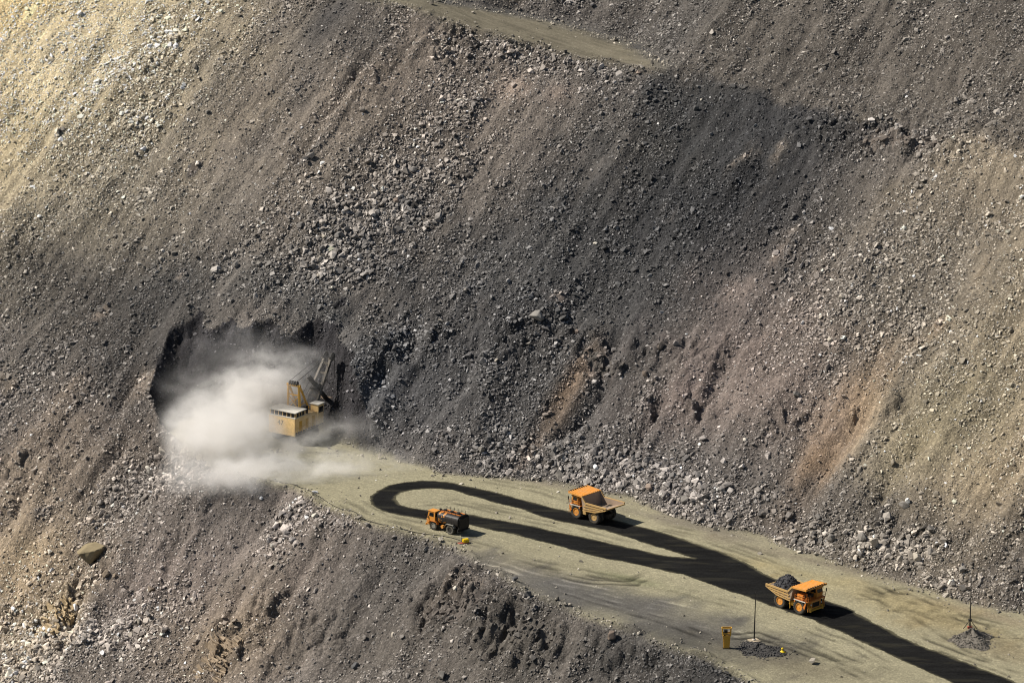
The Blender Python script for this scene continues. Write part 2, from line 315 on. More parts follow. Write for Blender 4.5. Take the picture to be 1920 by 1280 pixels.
churn = blob(1720,1140,24,7) + .8 * blob(1850,1200,16,8) + .8 * blob(1560,1235,18,6)
road_c *= (1 - .22 * churn * smooth01(-.35, .6, fbm(GX / 1.8, GY / 1.8, 150, 4)))[..., None]
Z = Z - (np.minimum(rut, .12) - .28 * churn * fbm(GX / 2.2, GY / 2.2, 152, 3)) * bench
top_c = np.empty(GX.shape + (3,)); top_c[:] = (.165, .148, .108)
edgeU = smooth01(9.0, .5, tU - GT + 3.0 * fbm(GX / 5, GY / 5, 116, 4))[..., None]
top_c = top_c * (1 - edgeU) + np.array((.085, .083, .08)) * edgeU
top_c *= (1 + 0.30 * fbm(GS / 12, GT / 1.2, 118, 4) + .2 * fbm(GX / 4, GY / 4, 119, 4))[..., None]
mb = blur(bench.astype(float), 1)[..., None]; mu = blur(upper_bench.astype(float), 3)[..., None]
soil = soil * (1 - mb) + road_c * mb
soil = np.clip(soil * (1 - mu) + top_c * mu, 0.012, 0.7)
flat = np.maximum(mb, mu)[..., 0]
rock_soil = np.clip(soil_bare * (1 - flat[..., None]) + soil * flat[..., None], .012, .7)

# mounds of gravel heaped on the bench (ground under them is left flat)
def node_mat(name):
    m = bpy.data.materials.new(name); m.use_nodes = True
    return m, m.node_tree, m.node_tree.nodes["Principled BSDF"]
def N(t, typ, **kw):
    n = t.nodes.new(typ)
    for k, v in kw.items():
        if k in n.inputs: n.inputs[k].default_value = v
        else: setattr(n, k, v)
    return n
def mixmul(t, a, b, fac=1.0):
    n = t.nodes.new("ShaderNodeMix"); n.data_type = 'RGBA'; n.blend_type = 'MULTIPLY'
    n.inputs[0].default_value = fac
    t.links.new(a, n.inputs[6]); t.links.new(b, n.inputs[7]); return n.outputs[2]
def ramp(t, src, stops):
    n = t.nodes.new("ShaderNodeValToRGB"); t.links.new(src, n.inputs[0])
    e = n.color_ramp.elements
    while len(e) < len(stops): e.new(0.5)
    for q, (p, v) in zip(e, stops): q.position = p; q.color = (v, v, v, 1) if not isinstance(v, tuple) else (*v, 1)
    return n.outputs[0]

def ground_mat(name, vor, bump, contrast, rough=0.95):
    m, t, b = node_mat(name)
    at = N(t, "ShaderNodeAttribute", attribute_name="soil")
    co = N(t, "ShaderNodeTexCoord").outputs["Object"]
    n1 = N(t, "ShaderNodeTexNoise", Scale=2.6, Detail=6.0, Roughness=0.7); t.links.new(co, n1.inputs["Vector"])
    v1 = N(t, "ShaderNodeTexVoronoi", Scale=vor); t.links.new(co, v1.inputs["Vector"])
    v2 = N(t, "ShaderNodeTexVoronoi", Scale=vor * 2.7); t.links.new(co, v2.inputs["Vector"])
    c = mixmul(t, at.outputs["Color"], ramp(t, n1.outputs["Fac"], [(.25, 1 - contrast), (.55, 1.0), (.8, 1 + contrast)]))
    sp = N(t, "ShaderNodeSeparateColor"); t.links.new(v1.outputs["Color"], sp.inputs[0])
    c = mixmul(t, c, ramp(t, sp.outputs[0], [(0, 1 - contrast), (.7, 1.0), (.95, 1 + contrast), (1, 1 + 1.6 * contrast)]))
    t.links.new(c, b.inputs["Base Color"])
    ad = N(t, "ShaderNodeMath", operation='ADD'); t.links.new(v1.outputs["Distance"], ad.inputs[0])
    m2 = N(t, "ShaderNodeMath", operation='MULTIPLY'); t.links.new(v2.outputs["Distance"], m2.inputs[0]); m2.inputs[1].default_value = .45
    t.links.new(m2.outputs[0], ad.inputs[1])
    bp = N(t, "ShaderNodeBump", Strength=1.0, Distance=bump); bp.invert = True
    t.links.new(ad.outputs[0], bp.inputs["Height"])
    bn = N(t, "ShaderNodeBump", Strength=0.8, Distance=bump); t.links.new(n1.outputs["Fac"], bn.inputs["Height"])
    t.links.new(bp.outputs[0], bn.inputs["Normal"]); t.links.new(bn.outputs[0], b.inputs["Normal"])
    b.inputs["Roughness"].default_value = rough; b.inputs["Specular IOR Level"].default_value = 0.15
    return m
M_SLOPE = ground_mat("broken rock slope", 2.4, 0.16, 0.3)
M_ROAD = ground_mat("packed gravel road", 2.6, 0.05, 0.16)

ny, nx = GX.shape
V = np.stack([GX, GY, Z], -1).reshape(-1, 3)
idx = np.arange(ny * nx).reshape(ny, nx)
F = np.stack([idx[:-1, :-1], idx[:-1, 1:], idx[1:, 1:], idx[1:, :-1]], -1).reshape(-1, 4)
fb = bench[:-1, :-1].ravel(); fu = upper_bench[:-1, :-1].ravel()
tk = ((sv > 0) | (GT > 60))[:-1, :-1].ravel()
def patch(name, mask, mat):
    f = F[mask]; used, inv = np.unique(f, return_inverse=True)
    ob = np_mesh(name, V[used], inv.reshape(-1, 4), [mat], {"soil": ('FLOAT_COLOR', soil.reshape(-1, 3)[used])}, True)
    return tag(ob, kind="structure")
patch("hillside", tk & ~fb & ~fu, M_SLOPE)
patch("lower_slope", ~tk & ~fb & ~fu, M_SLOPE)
patch("haul_road", fb, M_ROAD)
patch("upper_bench_road", fu, M_ROAD)

# ------------------------------------------------------------------ wet track left by the water truck
OUTER = [(1970,1316),(1897,1276),(1813,1243),(1713,1204),(1647,1171),(1590,1141),(1540,1122),(1490,1102),(1443,1080),(1393,1053),(1347,1033),(1280,1011),(1223,994),(1167,978),
 (1073,960),(1040,953),(973,936),(907,918),(840,904),(790,901),(755,904),(727,910),(707,919),(694,930),(692,938),(697,946),(708,953),(725,960),(757,968),(800,974),(840,980),(880,984),(973,1004),(1107,1041),
 (1207,1062),(1280,1077),(1380,1112),(1450,1137),(1523,1162),(1580,1186),(1647,1218),(1747,1262),(1850,1310),(1900,1335)]
INNER = [(1300,1046),(1250,1030),(1207,1017),(1133,994),(1083,983),(1040,975),(973,955),(893,932),(847,919),(807,915),(773,917),(750,923),(741,930),(742,938),(750,946),(773,953),(800,956),(840,959),(880,964),(973,981),(1073,1002),(1173,1025),(1250,1042)]
OUTW, INW = P(OUTER), P(INNER)
g = 0.22
bx = np.arange(OUTW[:, 0].min() - 1, OUTW[:, 0].max() + 1, g); by = np.arange(OUTW[:, 1].min() - 1, OUTW[:, 1].max() + 1, g)
TX, TY = np.meshgrid(bx, by)
jx = TX + 0.4 * fbm(TX / 1.6, TY / 1.6, 120, 4); jy = TY + 0.4 * fbm(TX / 1.6, TY / 1.6, 125, 4) + .5 * fbm(TX / 8, TY / 8, 126, 2)
wet = inside(jx, jy, OUTW) & ~inside(jx, jy, INW)
dO, _ = seg_dist(jx, jy, OUTW, True); dI, _ = seg_dist(jx, jy, INW, True)
rim = np.minimum(dO, dI)
TZ = sample(Z, TX, TY) + 0.03
ti = np.arange(TX.size).reshape(TX.shape)
tf = np.stack([ti[:-1, :-1], ti[:-1, 1:], ti[1:, 1:], ti[1:, :-1]], -1)[wet[:-1, :-1]]
used, inv = np.unique(tf, return_inverse=True)
m, t, b = node_mat("wet dark gravel")
co = N(t, "ShaderNodeTexCoord").outputs["Object"]
mp = N(t, "ShaderNodeMapping"); mp.inputs["Rotation"].default_value = (0, 0, R(35)); mp.inputs["Scale"].default_value = (0.1, 0.5, 1)
t.links.new(co, mp.inputs[0])
n1 = N(t, "ShaderNodeTexNoise", Scale=1.0, Detail=5.0, Roughness=.6); t.links.new(mp.outputs[0], n1.inputs["Vector"])
n2 = N(t, "ShaderNodeTexNoise", Scale=3.0, Detail=4.0); t.links.new(co, n2.inputs["Vector"])
c = mixmul(t, ramp(t, n1.outputs["Fac"], [(.3, (.006, .006, .006)), (.7, (.0135, .0135, .013))]), ramp(t, n2.outputs["Fac"], [(.3, .6), (.7, 1.5)]))
at = N(t, "ShaderNodeAttribute", attribute_name="dryness")
mx = t.nodes.new("ShaderNodeMix"); mx.data_type = 'RGBA'; t.links.new(at.outputs["Fac"], mx.inputs[0]); t.links.new(c, mx.inputs[6]); mx.inputs[7].default_value = (.12, .11, .07, 1)
t.links.new(mx.outputs[2], b.inputs["Base Color"])
b.inputs["Roughness"].default_value = .9; b.inputs["Specular IOR Level"].default_value = .06
bp = N(t, "ShaderNodeBump", Strength=.6, Distance=.06); t.links.new(n2.outputs["Fac"], bp.inputs["Height"]); t.links.new(bp.outputs[0], b.inputs["Normal"])
dry = np.clip(1 - rim / (0.5 + .8 * np.abs(fbm(TX / 5, TY / 5, 128, 3))), 0, 1) * 0.75 + .10 * smooth01(.1, .5, fbm(TX / 9 + TY / 12, TY / 2, 129, 4))
tag(np_mesh("wet_track", np.stack([TX, TY, TZ], -1).reshape(-1, 3)[used], inv.reshape(-1, 4), [m], {"dryness": ('FLOAT', dry.ravel()[used])}, True), kind="structure")

# ------------------------------------------------------------------ loose rock
def hull_rock(n, seed, bevel=False):
    r = random.Random(seed); bm = bmesh.new()
    for _ in range(n):
        v = Vector((r.gauss(0, 1), r.gauss(0, 1), r.gauss(0, 1))).normalized()
        q = max(abs(v.x), abs(v.y), abs(v.z)); v = v * (0.45 + 0.55 / q * 0.62)
        bm.verts.new(v * r.uniform(0.42, 0.56))
    res = bmesh.ops.convex_hull(bm, input=bm.verts)
    junk = [e for e in res["geom_interior"] + res["geom_unused"] if isinstance(e, bmesh.types.BMVert)]
    bmesh.ops.delete(bm, geom=list(set(junk)), context='VERTS')
    if not bevel:
        bmesh.ops.triangulate(bm, faces=bm.faces)
    else:
        bmesh.ops.dissolve_limit(bm, angle_limit=R(14), verts=bm.verts, edges=bm.edges)
        bmesh.ops.bevel(bm, geom=bm.edges[:], offset=0.025, segments=1, affect='EDGES')
        bmesh.ops.triangulate(bm, faces=bm.faces)
    bm.verts.index_update()
    vs = np.array([v.co for v in bm.verts]); fs = np.array([[v.index for v in f.verts] for f in bm.faces])
    bm.free(); return vs, fs
PROTO = [hull_rock(9 + s % 4, 100 + s) for s in range(28)]

def rand_rot(n):
    q = RNG.normal(size=(n, 4)); q /= np.linalg.norm(q, axis=1)[:, None]; w, x, y, z = q.T
    return np.stack([1 - 2 * (y * y + z * z), 2 * (x * y - w * z), 2 * (x * z + w * y), 2 * (x * y + w * z), 1 - 2 * (x * x + z * z), 2 * (y * z - w * x),
                     2 * (x * z - w * y), 2 * (y * z + w * x), 1 - 2 * (x * x + y * y)], -1).reshape(n, 3, 3)
def lying_rot(n, wild=0.42):              # stones come to rest more or less flat on the slope
    ax = RNG.normal(size=(n, 3)); ax /= np.linalg.norm(ax, axis=1)[:, None]
    a = RNG.normal(0, wild, n); K = np.zeros((n, 3, 3))
    K[:, 0, 1], K[:, 0, 2], K[:, 1, 2] = -ax[:, 2], ax[:, 1], -ax[:, 0]
    K[:, 1, 0], K[:, 2, 0], K[:, 2, 1] = ax[:, 2], -ax[:, 1], ax[:, 0]
    tilt = np.eye(3) + np.sin(a)[:, None, None] * K + (1 - np.cos(a))[:, None, None] * (K @ K)
    s = RNG.uniform(0, 2 * math.pi, n); spin = np.zeros((n, 3, 3))
    spin[:, 0, 0] = spin[:, 1, 1] = np.cos(s); spin[:, 0, 1] = -np.sin(s); spin[:, 1, 0] = np.sin(s); spin[:, 2, 2] = 1
    nz = np.array([-.33, -.47, .82]); nz /= np.linalg.norm(nz)
    nxv = np.cross((0, 1.0, 0), nz); nxv /= np.linalg.norm(nxv)
    base = np.stack([nxv, np.cross(nz, nxv), nz], 1)
    return base[None] @ tilt @ spin
def rock_cloud(name, pos, size, colr, mat):
    n = len(pos); which = RNG.integers(0, len(PROTO), n)
    vs, fs, cs_, off = [], [], [], 0
    for k, (pv, pf) in enumerate(PROTO):
        sel = np.nonzero(which == k)[0]
        if not len(sel): continue
        an = np.stack([np.ones(len(sel)), RNG.uniform(.55, 1, len(sel)), RNG.uniform(.32, .8, len(sel))], -1) * size[sel, None]
        v = np.einsum('nij,nvj->nvi', lying_rot(len(sel)), pv[None] * an[:, None]) + pos[sel, None]
        vs.append(v.reshape(-1, 3)); cs_.append(np.repeat(colr[sel], len(pv), 0))
        fs.append((pf[None] + (np.arange(len(sel)) * len(pv))[:, None, None] + off).reshape(-1, 3)); off += len(sel) * len(pv)
    return tag(np_mesh(name, np.concatenate(vs), np.concatenate(fs), [mat], {"soil": ('FLOAT_COLOR', np.concatenate(cs_))}), kind="stuff")

def rock_mat(name, attr=True):
    m, t, b = node_mat(name)
    co = N(t, "ShaderNodeTexCoord").outputs["Object"]
    n1 = N(t, "ShaderNodeTexNoise", Scale=2.2, Detail=5.0, Roughness=.65); t.links.new(co, n1.inputs["Vector"])
    if attr: src = N(t, "ShaderNodeAttribute", attribute_name="soil").outputs["Color"]
    else: src = N(t, "ShaderNodeAttribute", attribute_name="soil", attribute_type='OBJECT').outputs["Color"]
    t.links.new(mixmul(t, src, ramp(t, n1.outputs["Fac"], [(.3, .72), (.55, 1.0), (.75, 1.25)])), b.inputs["Base Color"])
    b.inputs["Roughness"].default_value = .9; b.inputs["Specular IOR Level"].default_value = .2
    if not attr:
        bp = N(t, "ShaderNodeBump", Strength=.5, Distance=.12); t.links.new(n1.outputs["Fac"], bp.inputs["Height"]); t.links.new(bp.outputs[0], b.inputs["Normal"])
    return m
M_ROCK = rock_mat("broken rock"); M_BOULDER = rock_mat("boulder rock", False)

dens = np.where(bench | upper_bench, 0.003 + 0.12 * (np.exp(-np.minimum(dv, de) / 1.6) + 2.2 * np.exp(-de / 1.2)) * bench + 0.35 * upper_bench * edgeU[..., 0] + 0.25 * upper_bench * np.exp(-np.abs(GT - tC) / 2.0), dens)
dens = np.where(wallish, np.maximum(dens * 0.5, .3), dens)
def project(p):
    q = p - CAM; dep = q @ FWD
    return 960 + FPX * (q @ RGT) / dep, 640 - FPX * (q @ UPV) / dep
def scatter(n):
    x = RNG.uniform(X0 + 2, X1 - 2, n); y = RNG.uniform(Y0 + 2, Y1 - 2, n)
    p = np.stack([x, y, sample(Z, x, y)], -1)
    u, v = project(p)
    ok = (u > -160) & (u < 2080) & (v > -110) & (v < 1390) & (RNG.random(n) < sample(dens, x, y))
    p = p[ok]
    return p[~(inside(p[:, 0], p[:, 1], OUTW) & ~inside(p[:, 0], p[:, 1], INW))]
def rubble(n, med, sig, cw, top, sink=0.12):
    p = scatter(n); cz = sample(coarse, p[:, 0], p[:, 1])
    size = np.minimum(med * np.exp(RNG.normal(0, sig, len(p))) * (1 + cw * cz * RNG.random(len(p)) ** 1.5), top)
    p[:, 2] += size * RNG.uniform(-sink, 0.30, len(p))
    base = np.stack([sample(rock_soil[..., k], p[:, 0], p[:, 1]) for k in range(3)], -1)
    onr = sample(flat, p[:, 0], p[:, 1])[:, None]
    grey = base.mean(1, keepdims=True)
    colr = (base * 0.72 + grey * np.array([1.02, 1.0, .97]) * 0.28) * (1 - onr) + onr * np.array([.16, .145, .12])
    tone = (1 + 0.2 * np.clip(cz, 0, 1.4)) * np.exp(RNG.normal(0.36, 0.42, len(p))) * np.where(RNG.random(len(p)) < 0.07, 1.75, 1.0)
    return p, size, np.clip(colr * tone[:, None], .012, .72)
A1 = rubble(1000000, 0.50, 0.36, 0.8, 1.8)
A2 = rubble(150000, 0.95, 0.36, 0.8, 2.4)
k2 = RNG.random(len(A2[0])) < 0.26 + 0.7 * np.clip(sample(coarse, A2[0][:, 0], A2[0][:, 1]), 0, 1)
A3 = rubble(60000, 1.5, 0.32, 0.5, 3.0)
k3 = RNG.random(len(A3[0])) < 0.012 + np.clip(sample(coarse, A3[0][:, 0], A3[0][:, 1]) - 0.35, 0, 1)
pp = [np.concatenate([a, b[k2], c[k3]]) for a, b, c in zip(A1, A2, A3)]
rock_cloud("rubble", *pp, M_ROCK)

# ------------------------------------------------------------------ machines: mesh builder
def paint(name, rgb, rough=.5, dirt=.35, dust=(.30, .25, .17), metal=0.0, scale=1.3, dark=0.0):
    m, t, b = node_mat(name)
    co = N(t, "ShaderNodeTexCoord").outputs["Object"]
    n1 = N(t, "ShaderNodeTexNoise", Scale=scale, Detail=7.0, Roughness=.68); t.links.new(co, n1.inputs["Vector"])
    n2 = N(t, "ShaderNodeTexNoise", Scale=scale * 4, Detail=5.0, Roughness=.6); t.links.new(co, n2.inputs["Vector"])
    mx = t.nodes.new("ShaderNodeMix"); mx.data_type = 'RGBA'
    t.links.new(ramp(t, n1.outputs["Fac"], [(.42, 0.0), (.70, dirt)]), mx.inputs[0])
    mx.inputs[6].default_value = (*rgb, 1); mx.inputs[7].default_value = (*dust, 1)
    c = mixmul(t, mx.outputs[2], ramp(t, n2.outputs["Fac"], [(.3, .78 - dark), (.6, 1.0), (.8, 1.12)]))
    t.links.new(c, b.inputs["Base Color"])
    b.inputs["Roughness"].default_value = rough; b.inputs["Metallic"].default_value = metal
    b.inputs["Specular IOR Level"].default_value = .3
    return m
ORANGE = paint("orange truck paint", (.72, .29, .035), dirt=.5)
CANOPY = paint("sun bleached orange canopy", (.72, .31, .05), .6, .75, (.55, .33, .15), scale=.9)
ORANGE_DEEP = paint("deep orange paint", (.64, .19, .02), dirt=.35)
TAN = paint("scratched tan body steel", (.52, .33, .12), .6, .5)
WORN = paint("worn bare steel", (.36, .27, .20), .55, .6, (.34, .28, .22), .1)
BLACKM = paint("black machinery", (.014, .013, .013), .6, .25, (.06, .05, .04))
DARK = paint("dark grease steel", (.03, .028, .026), .55, .3, (.1, .085, .06))
RUBBER = paint("dusty rubber", (.035, .032, .028), .85, .55, (.14, .115, .08))
RUBBER_PALE = paint("pale dusty rubber", (.10, .095, .08), .85, .6, (.22, .20, .15))
WHITE = paint("dirty white paint", (.62, .60, .54), .6, .35)
YELLOW = paint("yellow machine paint", (.66, .36, .04), .5, .3)
CREAM = paint("cream house paint", (.90, .63, .29), .55, .4, (.5, .4, .28), scale=.6)
BRIGHTY = paint("bright yellow plastic", (.80, .56, .01), .45, .12)
GREYM = paint("grey fender paint", (.24, .235, .21), .6, .4)
REDM = paint("faded red paint", (.40, .09, .06), .6, .4)
WOOD = paint("weathered pale boards", (.42, .35, .25), .8, .4)
mg, tg, bg = node_mat("dark window glass")
bg.inputs["Base Color"].default_value = (.012, .014, .016, 1); bg.inputs["Roughness"].default_value = .12

class MB:
    def __init__(self): self.bm = bmesh.new()
    def box(self, lo, hi, rot=None, bev=0.0):
        lo, hi = Vector(lo), Vector(hi)
        r = bmesh.ops.create_cube(self.bm, size=1)["verts"]
        mt = Matrix.Translation((lo + hi) / 2) @ (rot or Matrix()) @ Matrix.Diagonal((*(hi - lo), 1))
        bmesh.ops.transform(self.bm, matrix=mt, verts=r)
        if bev:
            es = list({e for v in r for e in v.link_edges})
            bmesh.ops.bevel(self.bm, geom=es, offset=bev, segments=2, affect='EDGES')
        return self
    def bar(self, a, b, w, h=None):
        a, b = Vector(a), Vector(b); d = b - a; h = h or w
        q = d.to_track_quat('X', 'Z').to_matrix().to_4x4()
        r = bmesh.ops.create_cube(self.bm, size=1)["verts"]
        bmesh.ops.transform(self.bm, matrix=Matrix.Translation((a + b) / 2) @ q @ Matrix.Diagonal((d.length, w, h, 1)), verts=r)
        return self
    def tube(self, a, b, r0, r1=None, seg=10):
        a, b = Vector(a), Vector(b); d = b - a
        q = d.to_track_quat('Z', 'Y').to_matrix().to_4x4()
        v = bmesh.ops.create_cone(self.bm, cap_ends=True, segments=seg, radius1=r0, radius2=r0 if r1 is None else r1, depth=d.length)["verts"]
        bmesh.ops.transform(self.bm, matrix=Matrix.Translation((a + b) / 2) @ q, verts=v)
        return self
    def path(self, pts, r, seg=6):
        for a, b in zip(pts[:-1], pts[1:]): self.tube(a, b, r, seg=seg)
        return self
    def prism(self, prof, y0, y1):           # profile in x-z, pulled along y
        n = len(prof)
        a = [self.bm.verts.new((x, y0, z)) for x, z in prof]; b = [self.bm.verts.new((x, y1, z)) for x, z in prof]
        fs = [self.bm.faces.new(a), self.bm.faces.new(b[::-1])]
        for i in range(n): fs.append(self.bm.faces.new((a[i], b[i], b[(i + 1) % n], a[(i + 1) % n])))
        bmesh.ops.recalc_face_normals(self.bm, faces=fs); return self
    def loft(self, prof, x0, x1):            # profile in y-z, pulled along x
        n = len(prof)
        a = [self.bm.verts.new((x0, y, z)) for y, z in prof]; b = [self.bm.verts.new((x1, y, z)) for y, z in prof]
        fs = [self.bm.faces.new(a), self.bm.faces.new(b[::-1])]
        for i in range(n): fs.append(self.bm.faces.new((a[i], b[i], b[(i + 1) % n], a[(i + 1) % n])))
        bmesh.ops.recalc_face_normals(self.bm, faces=fs); return self
    def lathe(self, prof, c, side=1, seg=28):  # (radius, y offset) turned about the wheel axis through c
        c = Vector(c); rings = []
        for r, yo in prof:
            rings.append([self.bm.verts.new((c.x + r * math.cos(2 * math.pi * k / seg), c.y + side * yo, c.z + r * math.sin(2 * math.pi * k / seg))) for k in range(seg)])
        fs = []
        for p, q in zip(rings[:-1], rings[1:]):
            for k in range(seg): fs.append(self.bm.faces.new((p[k], p[(k + 1) % seg], q[(k + 1) % seg], q[k])))
        fs += [self.bm.faces.new(rings[0]), self.bm.faces.new(rings[-1])]
        bmesh.ops.recalc_face_normals(self.bm, faces=fs); return self
    def build(self, name, mat, parent=None, smooth=False, label=None):
        me = bpy.data.meshes.new(name); self.bm.to_mesh(me); self.bm.free()
        me.materials.append(mat)
        if smooth: me.shade_smooth() if False else me.polygons.foreach_set("use_smooth", [True] * len(me.polygons))
        o = bpy.data.objects.new(name, me); COL.objects.link(o)
        if parent is not None: o.parent = parent
        if label: o["label"] = label
        return o
def root(name, loc, rz, label, cat, group=None, tilt=None):
    o = bpy.data.objects.new(name, None); COL.objects.link(o)
    o.empty_display_size = 1.0
    o.location = loc; o.rotation_euler = (0, 0, rz)
    if tilt is not None:                     # stand square on the sloping bench
        n = Vector((-(-0.03 * SD[0]), -(-0.03 * SD[1]), 1)).normalized()
        o.rotation_mode = 'QUATERNION'
        o.rotation_quaternion = Vector((0, 0, 1)).rotation_difference(n) @ Matrix.Rotation(rz, 3, 'Z').to_quaternion()
    return tag(o, label, cat, group)
def ground(px, py):
    p = on_road(px, py); return Vector((p[0], p[1], float(sample(Z, p[0:1], p[1:2])[0])))
def fwdv(h): return Vector((math.cos(h), math.sin(h), 0))
def leftv(h): return Vector((-math.sin(h), math.cos(h), 0))
def settle(v): return Vector((v.x, v.y, float(sample(Z, np.array([v.x]), np.array([v.y]))[0]) + 0.02))

def wheel(parent, x, y, r, w, side, rim_mat, tyre_mat=None, lugs=True):
    """side = +1: outer face looks to +y"""
    tyre_mat = tyre_mat or RUBBER
    h = w / 2
    b = MB()
    b.lathe([(r * .58, -h * .80), (r * .80, -h), (r * .93, -h * .96), (r, -h * .74), (r * .995, 0), (r, h * .74), (r * .93, h * .96), (r * .80, h), (r * .58, h * .80), (r * .56, h * .4)], (x, y, r), side, 32)
    if lugs:
        for k in range(26):
            a = 2 * math.pi * k / 26
            for s in (-1, 1):
                p = Vector((x + math.cos(a) * r * .99, y + s * h * .42, r + math.sin(a) * r * .99))
                mt = Matrix.Rotation(-a, 4, 'Y') @ Matrix.Rotation(s * .5, 4, 'X')
                b.box(p - Vector((.06 * r, h * .40, .035 * r)), p + Vector((.05 * r, h * .40, .035 * r)), mt)
    t = b.build("wheel", tyre_mat, parent)
    m = MB().lathe([(r * .57, h * .60), (r * .55, h * .84), (r * .49, h * .84), (r * .46, -h * .25), (r * .30, -h * .30), (r * .25, h * .55), (r * .14, h * .66), (r * .05, h * .66)], (x, y, r), side, 24)
    for k in range(10):
        a = 2 * math.pi * k / 10
        m.tube((x + math.cos(a) * r * .35, y - side * h * .2, r + math.sin(a) * r * .35), (x + math.cos(a) * r * .35, y + side * h * .0, r + math.sin(a) * r * .35), r * .035, seg=6)
    m.build("rim", rim_mat, t)
    return t

# ------------------------------------------------------------------ dump trucks (x forward, y left)
def dump_truck(loc, h, label, body_mat):
    T = root("dump_truck", loc, h, label, "dump truck", "dump trucks on the haul road", True)
    f = MB()
    for s in (-1, 1): f.box((-5.0, s * .95 - .22, 1.35), (4.7, s * .95 + .22, 2.15))
    f.box((-2.9, -1.9, 1.05), (-1.7, 1.9, 2.0)).tube((-2.3, -2.6, 1.53), (-2.3, 2.6, 1.53), .55, seg=16).tube((3.0, -2.3, 1.53), (3.0, 2.3, 1.53), .38, seg=12)
    f.box((1.9, -1.2, 1.2), (4.4, 1.2, 2.9)).box((-.8, -1.1, 1.5), (-.2, 1.1, 2.6)).box((-4.9, -1.25, 1.7), (-4.5, 1.25, 2.3))
    for s in (-1, 1): f.tube((2.9, s * 1.5, 1.6), (3.0, s * 1.55, 2.9), .2)
    f.build("chassis", BLACKM, T)
    for s in (-1, 1):
        wheel(T, 3.0, s * 2.52, 1.53, .98, s, ORANGE)
        wheel(T, -2.3, s * 2.56, 1.53, .95, s, ORANGE if s < 0 else TAN)
        wheel(T, -2.3, s * 1.50, 1.53, .95, s, DARK, lugs=False)
    # dump body: floor, front wall, sides with rails
    b = MB()
    b.prism([(.75, 2.45), (-2.9, 2.85), (-5.95, 3.98), (-5.95, 4.14), (-2.9, 3.03), (.62, 2.63)], -3.0, 3.0)
    b.prism([(.75, 2.45), (.60, 2.6), (1.2, 5.55), (1.42, 5.55)], -3.0, 3.0)
    for s in (-1, 1):
        y0, y1 = sorted((s * 3.0, s * 3.12))
        b.prism([(.78, 2.42), (1.45, 5.6), (1.1, 5.6), (0.0, 4.3), (-5.98, 4.42), (-5.98, 3.95), (-2.9, 2.8)], y0, y1)
    body = b.build("dump_body", WORN, T)
    r = MB()
    for s in (-1, 1):
        r.bar((-5.98, s * 3.2, 4.36), (.0, s * 3.2, 4.24), .3, .34)
        r.bar((.0, s * 3.2, 4.24), (1.2, s * 3.2, 5.6), .3, .34)
        r.bar((-5.2, s * 3.19, 3.86), (.55, s * 3.19, 3.52), .2, .24)
        r.bar((-4.3, s * 3.19, 3.42), (.70, s * 3.19, 2.86), .2, .22)
        r.bar((-2.9, s * 3.19, 2.78), (.78, s * 3.19, 2.44), .24, .2)
        r.bar((-5.98, s * 3.19, 3.95), (-2.9, s * 3.19, 2.8), .24, .2)
        for x in (-4.7, -3.5, -2.3, -1.1, .05): r.bar((x, s * 3.17, 4.3), (x, s * 3.17, 2.62 if x > -2.9 else 2.62 + (-2.9 - x) * .37), .14, .16)
        for k in range(7): r.box((-5.6 + k * .42, s * 3.2 - .1, 3.62 - k * .155), (-5.42 + k * .42, s * 3.2 + .1, 3.86 - k * .155))
    r.bar((-5.98, -3.2, 4.02), (-5.98, 3.2, 4.02), .2, .26)
    for k in range(6): r.bar((-5.9, -2.5 + k, 3.88), (-2.9, -2.5 + k, 2.76), .18, .2)
    r.build("body_rib", body_mat, body)
    c = MB()
    c.prism([(1.15, 5.52), (5.05, 5.78), (5.05, 5.90), (1.15, 5.66)], -3.25, 3.25)
    for s in (-1, 1): c.prism([(1.0, 5.35), (5.05, 5.52), (5.05, 5.92), (1.0, 5.68)], s * 3.25 - .07, s * 3.25 + .07)
    for k in range(9):
        y = -2.88 + k * .72
        c.bar((1.2, y, 5.72), (5.06, y, 5.95), .13, .13)
    c.bar((5.06, -3.3, 5.80), (5.06, 3.3, 5.80), .12, .42)
    can = c.build("canopy", CANOPY, T)
    n = MB()
    for k in range(8): n.box((4.86, -2.70 + k * .72, 5.86), (5.2, -2.34 + k * .72, 6.06))
    n.build("slot", BLACKM, can)
    d = MB().box((1.75, -3.1, 2.95), (5.0, 3.1, 3.08))
    for s in (-1, 1):
        d.prism([(4.1, 1.9), (4.6, 1.4), (5.0, 2.95), (4.75, 2.95), (4.5, 2.3)], s * 3.0 - .06, s * 3.0 + .06)
        d.box((1.75, s * 3.05 - .06, 2.55), (2.05, s * 3.05 + .06, 2.95))
    deck = d.build("deck", ORANGE_DEEP, T)
    for s in (-1, 1): MB().box((1.7, s * 3.12 - .05, 2.98), (4.98, s * 3.12 + .05, 3.16)).build("deck_edge", WHITE, deck)
    for s in (-1, 1):
        ra = MB()
        pts = [(1.9, s * 3.05), (3.0, s * 3.05), (4.0, s * 3.05), (4.93, s * 3.05), (4.93, s * 2.2), (4.93, s * 1.5)]
        for z in (3.6, 4.1): ra.path([(x, y, z) for x, y in pts], .035)
        for x, y in pts: ra.tube((x, y, 3.05), (x, y, 4.1), .035, seg=6)
        ra.build("railing", ORANGE_DEEP, T)
    q = MB().box((4.25, -1.45, 1.35), (5.16, -1.18, 2.95)).box((4.25, 1.18, 1.35), (5.16, 1.45, 2.95)).box((4.25, -1.18, 2.65), (5.16, 1.18, 2.95)).box((4.25, -1.18, 1.35), (5.16, 1.18, 1.55))
    rad = q.build("radiator", ORANGE, T)
    gq = MB().box((4.4, -1.18, 1.55), (5.02, 1.18, 2.65))
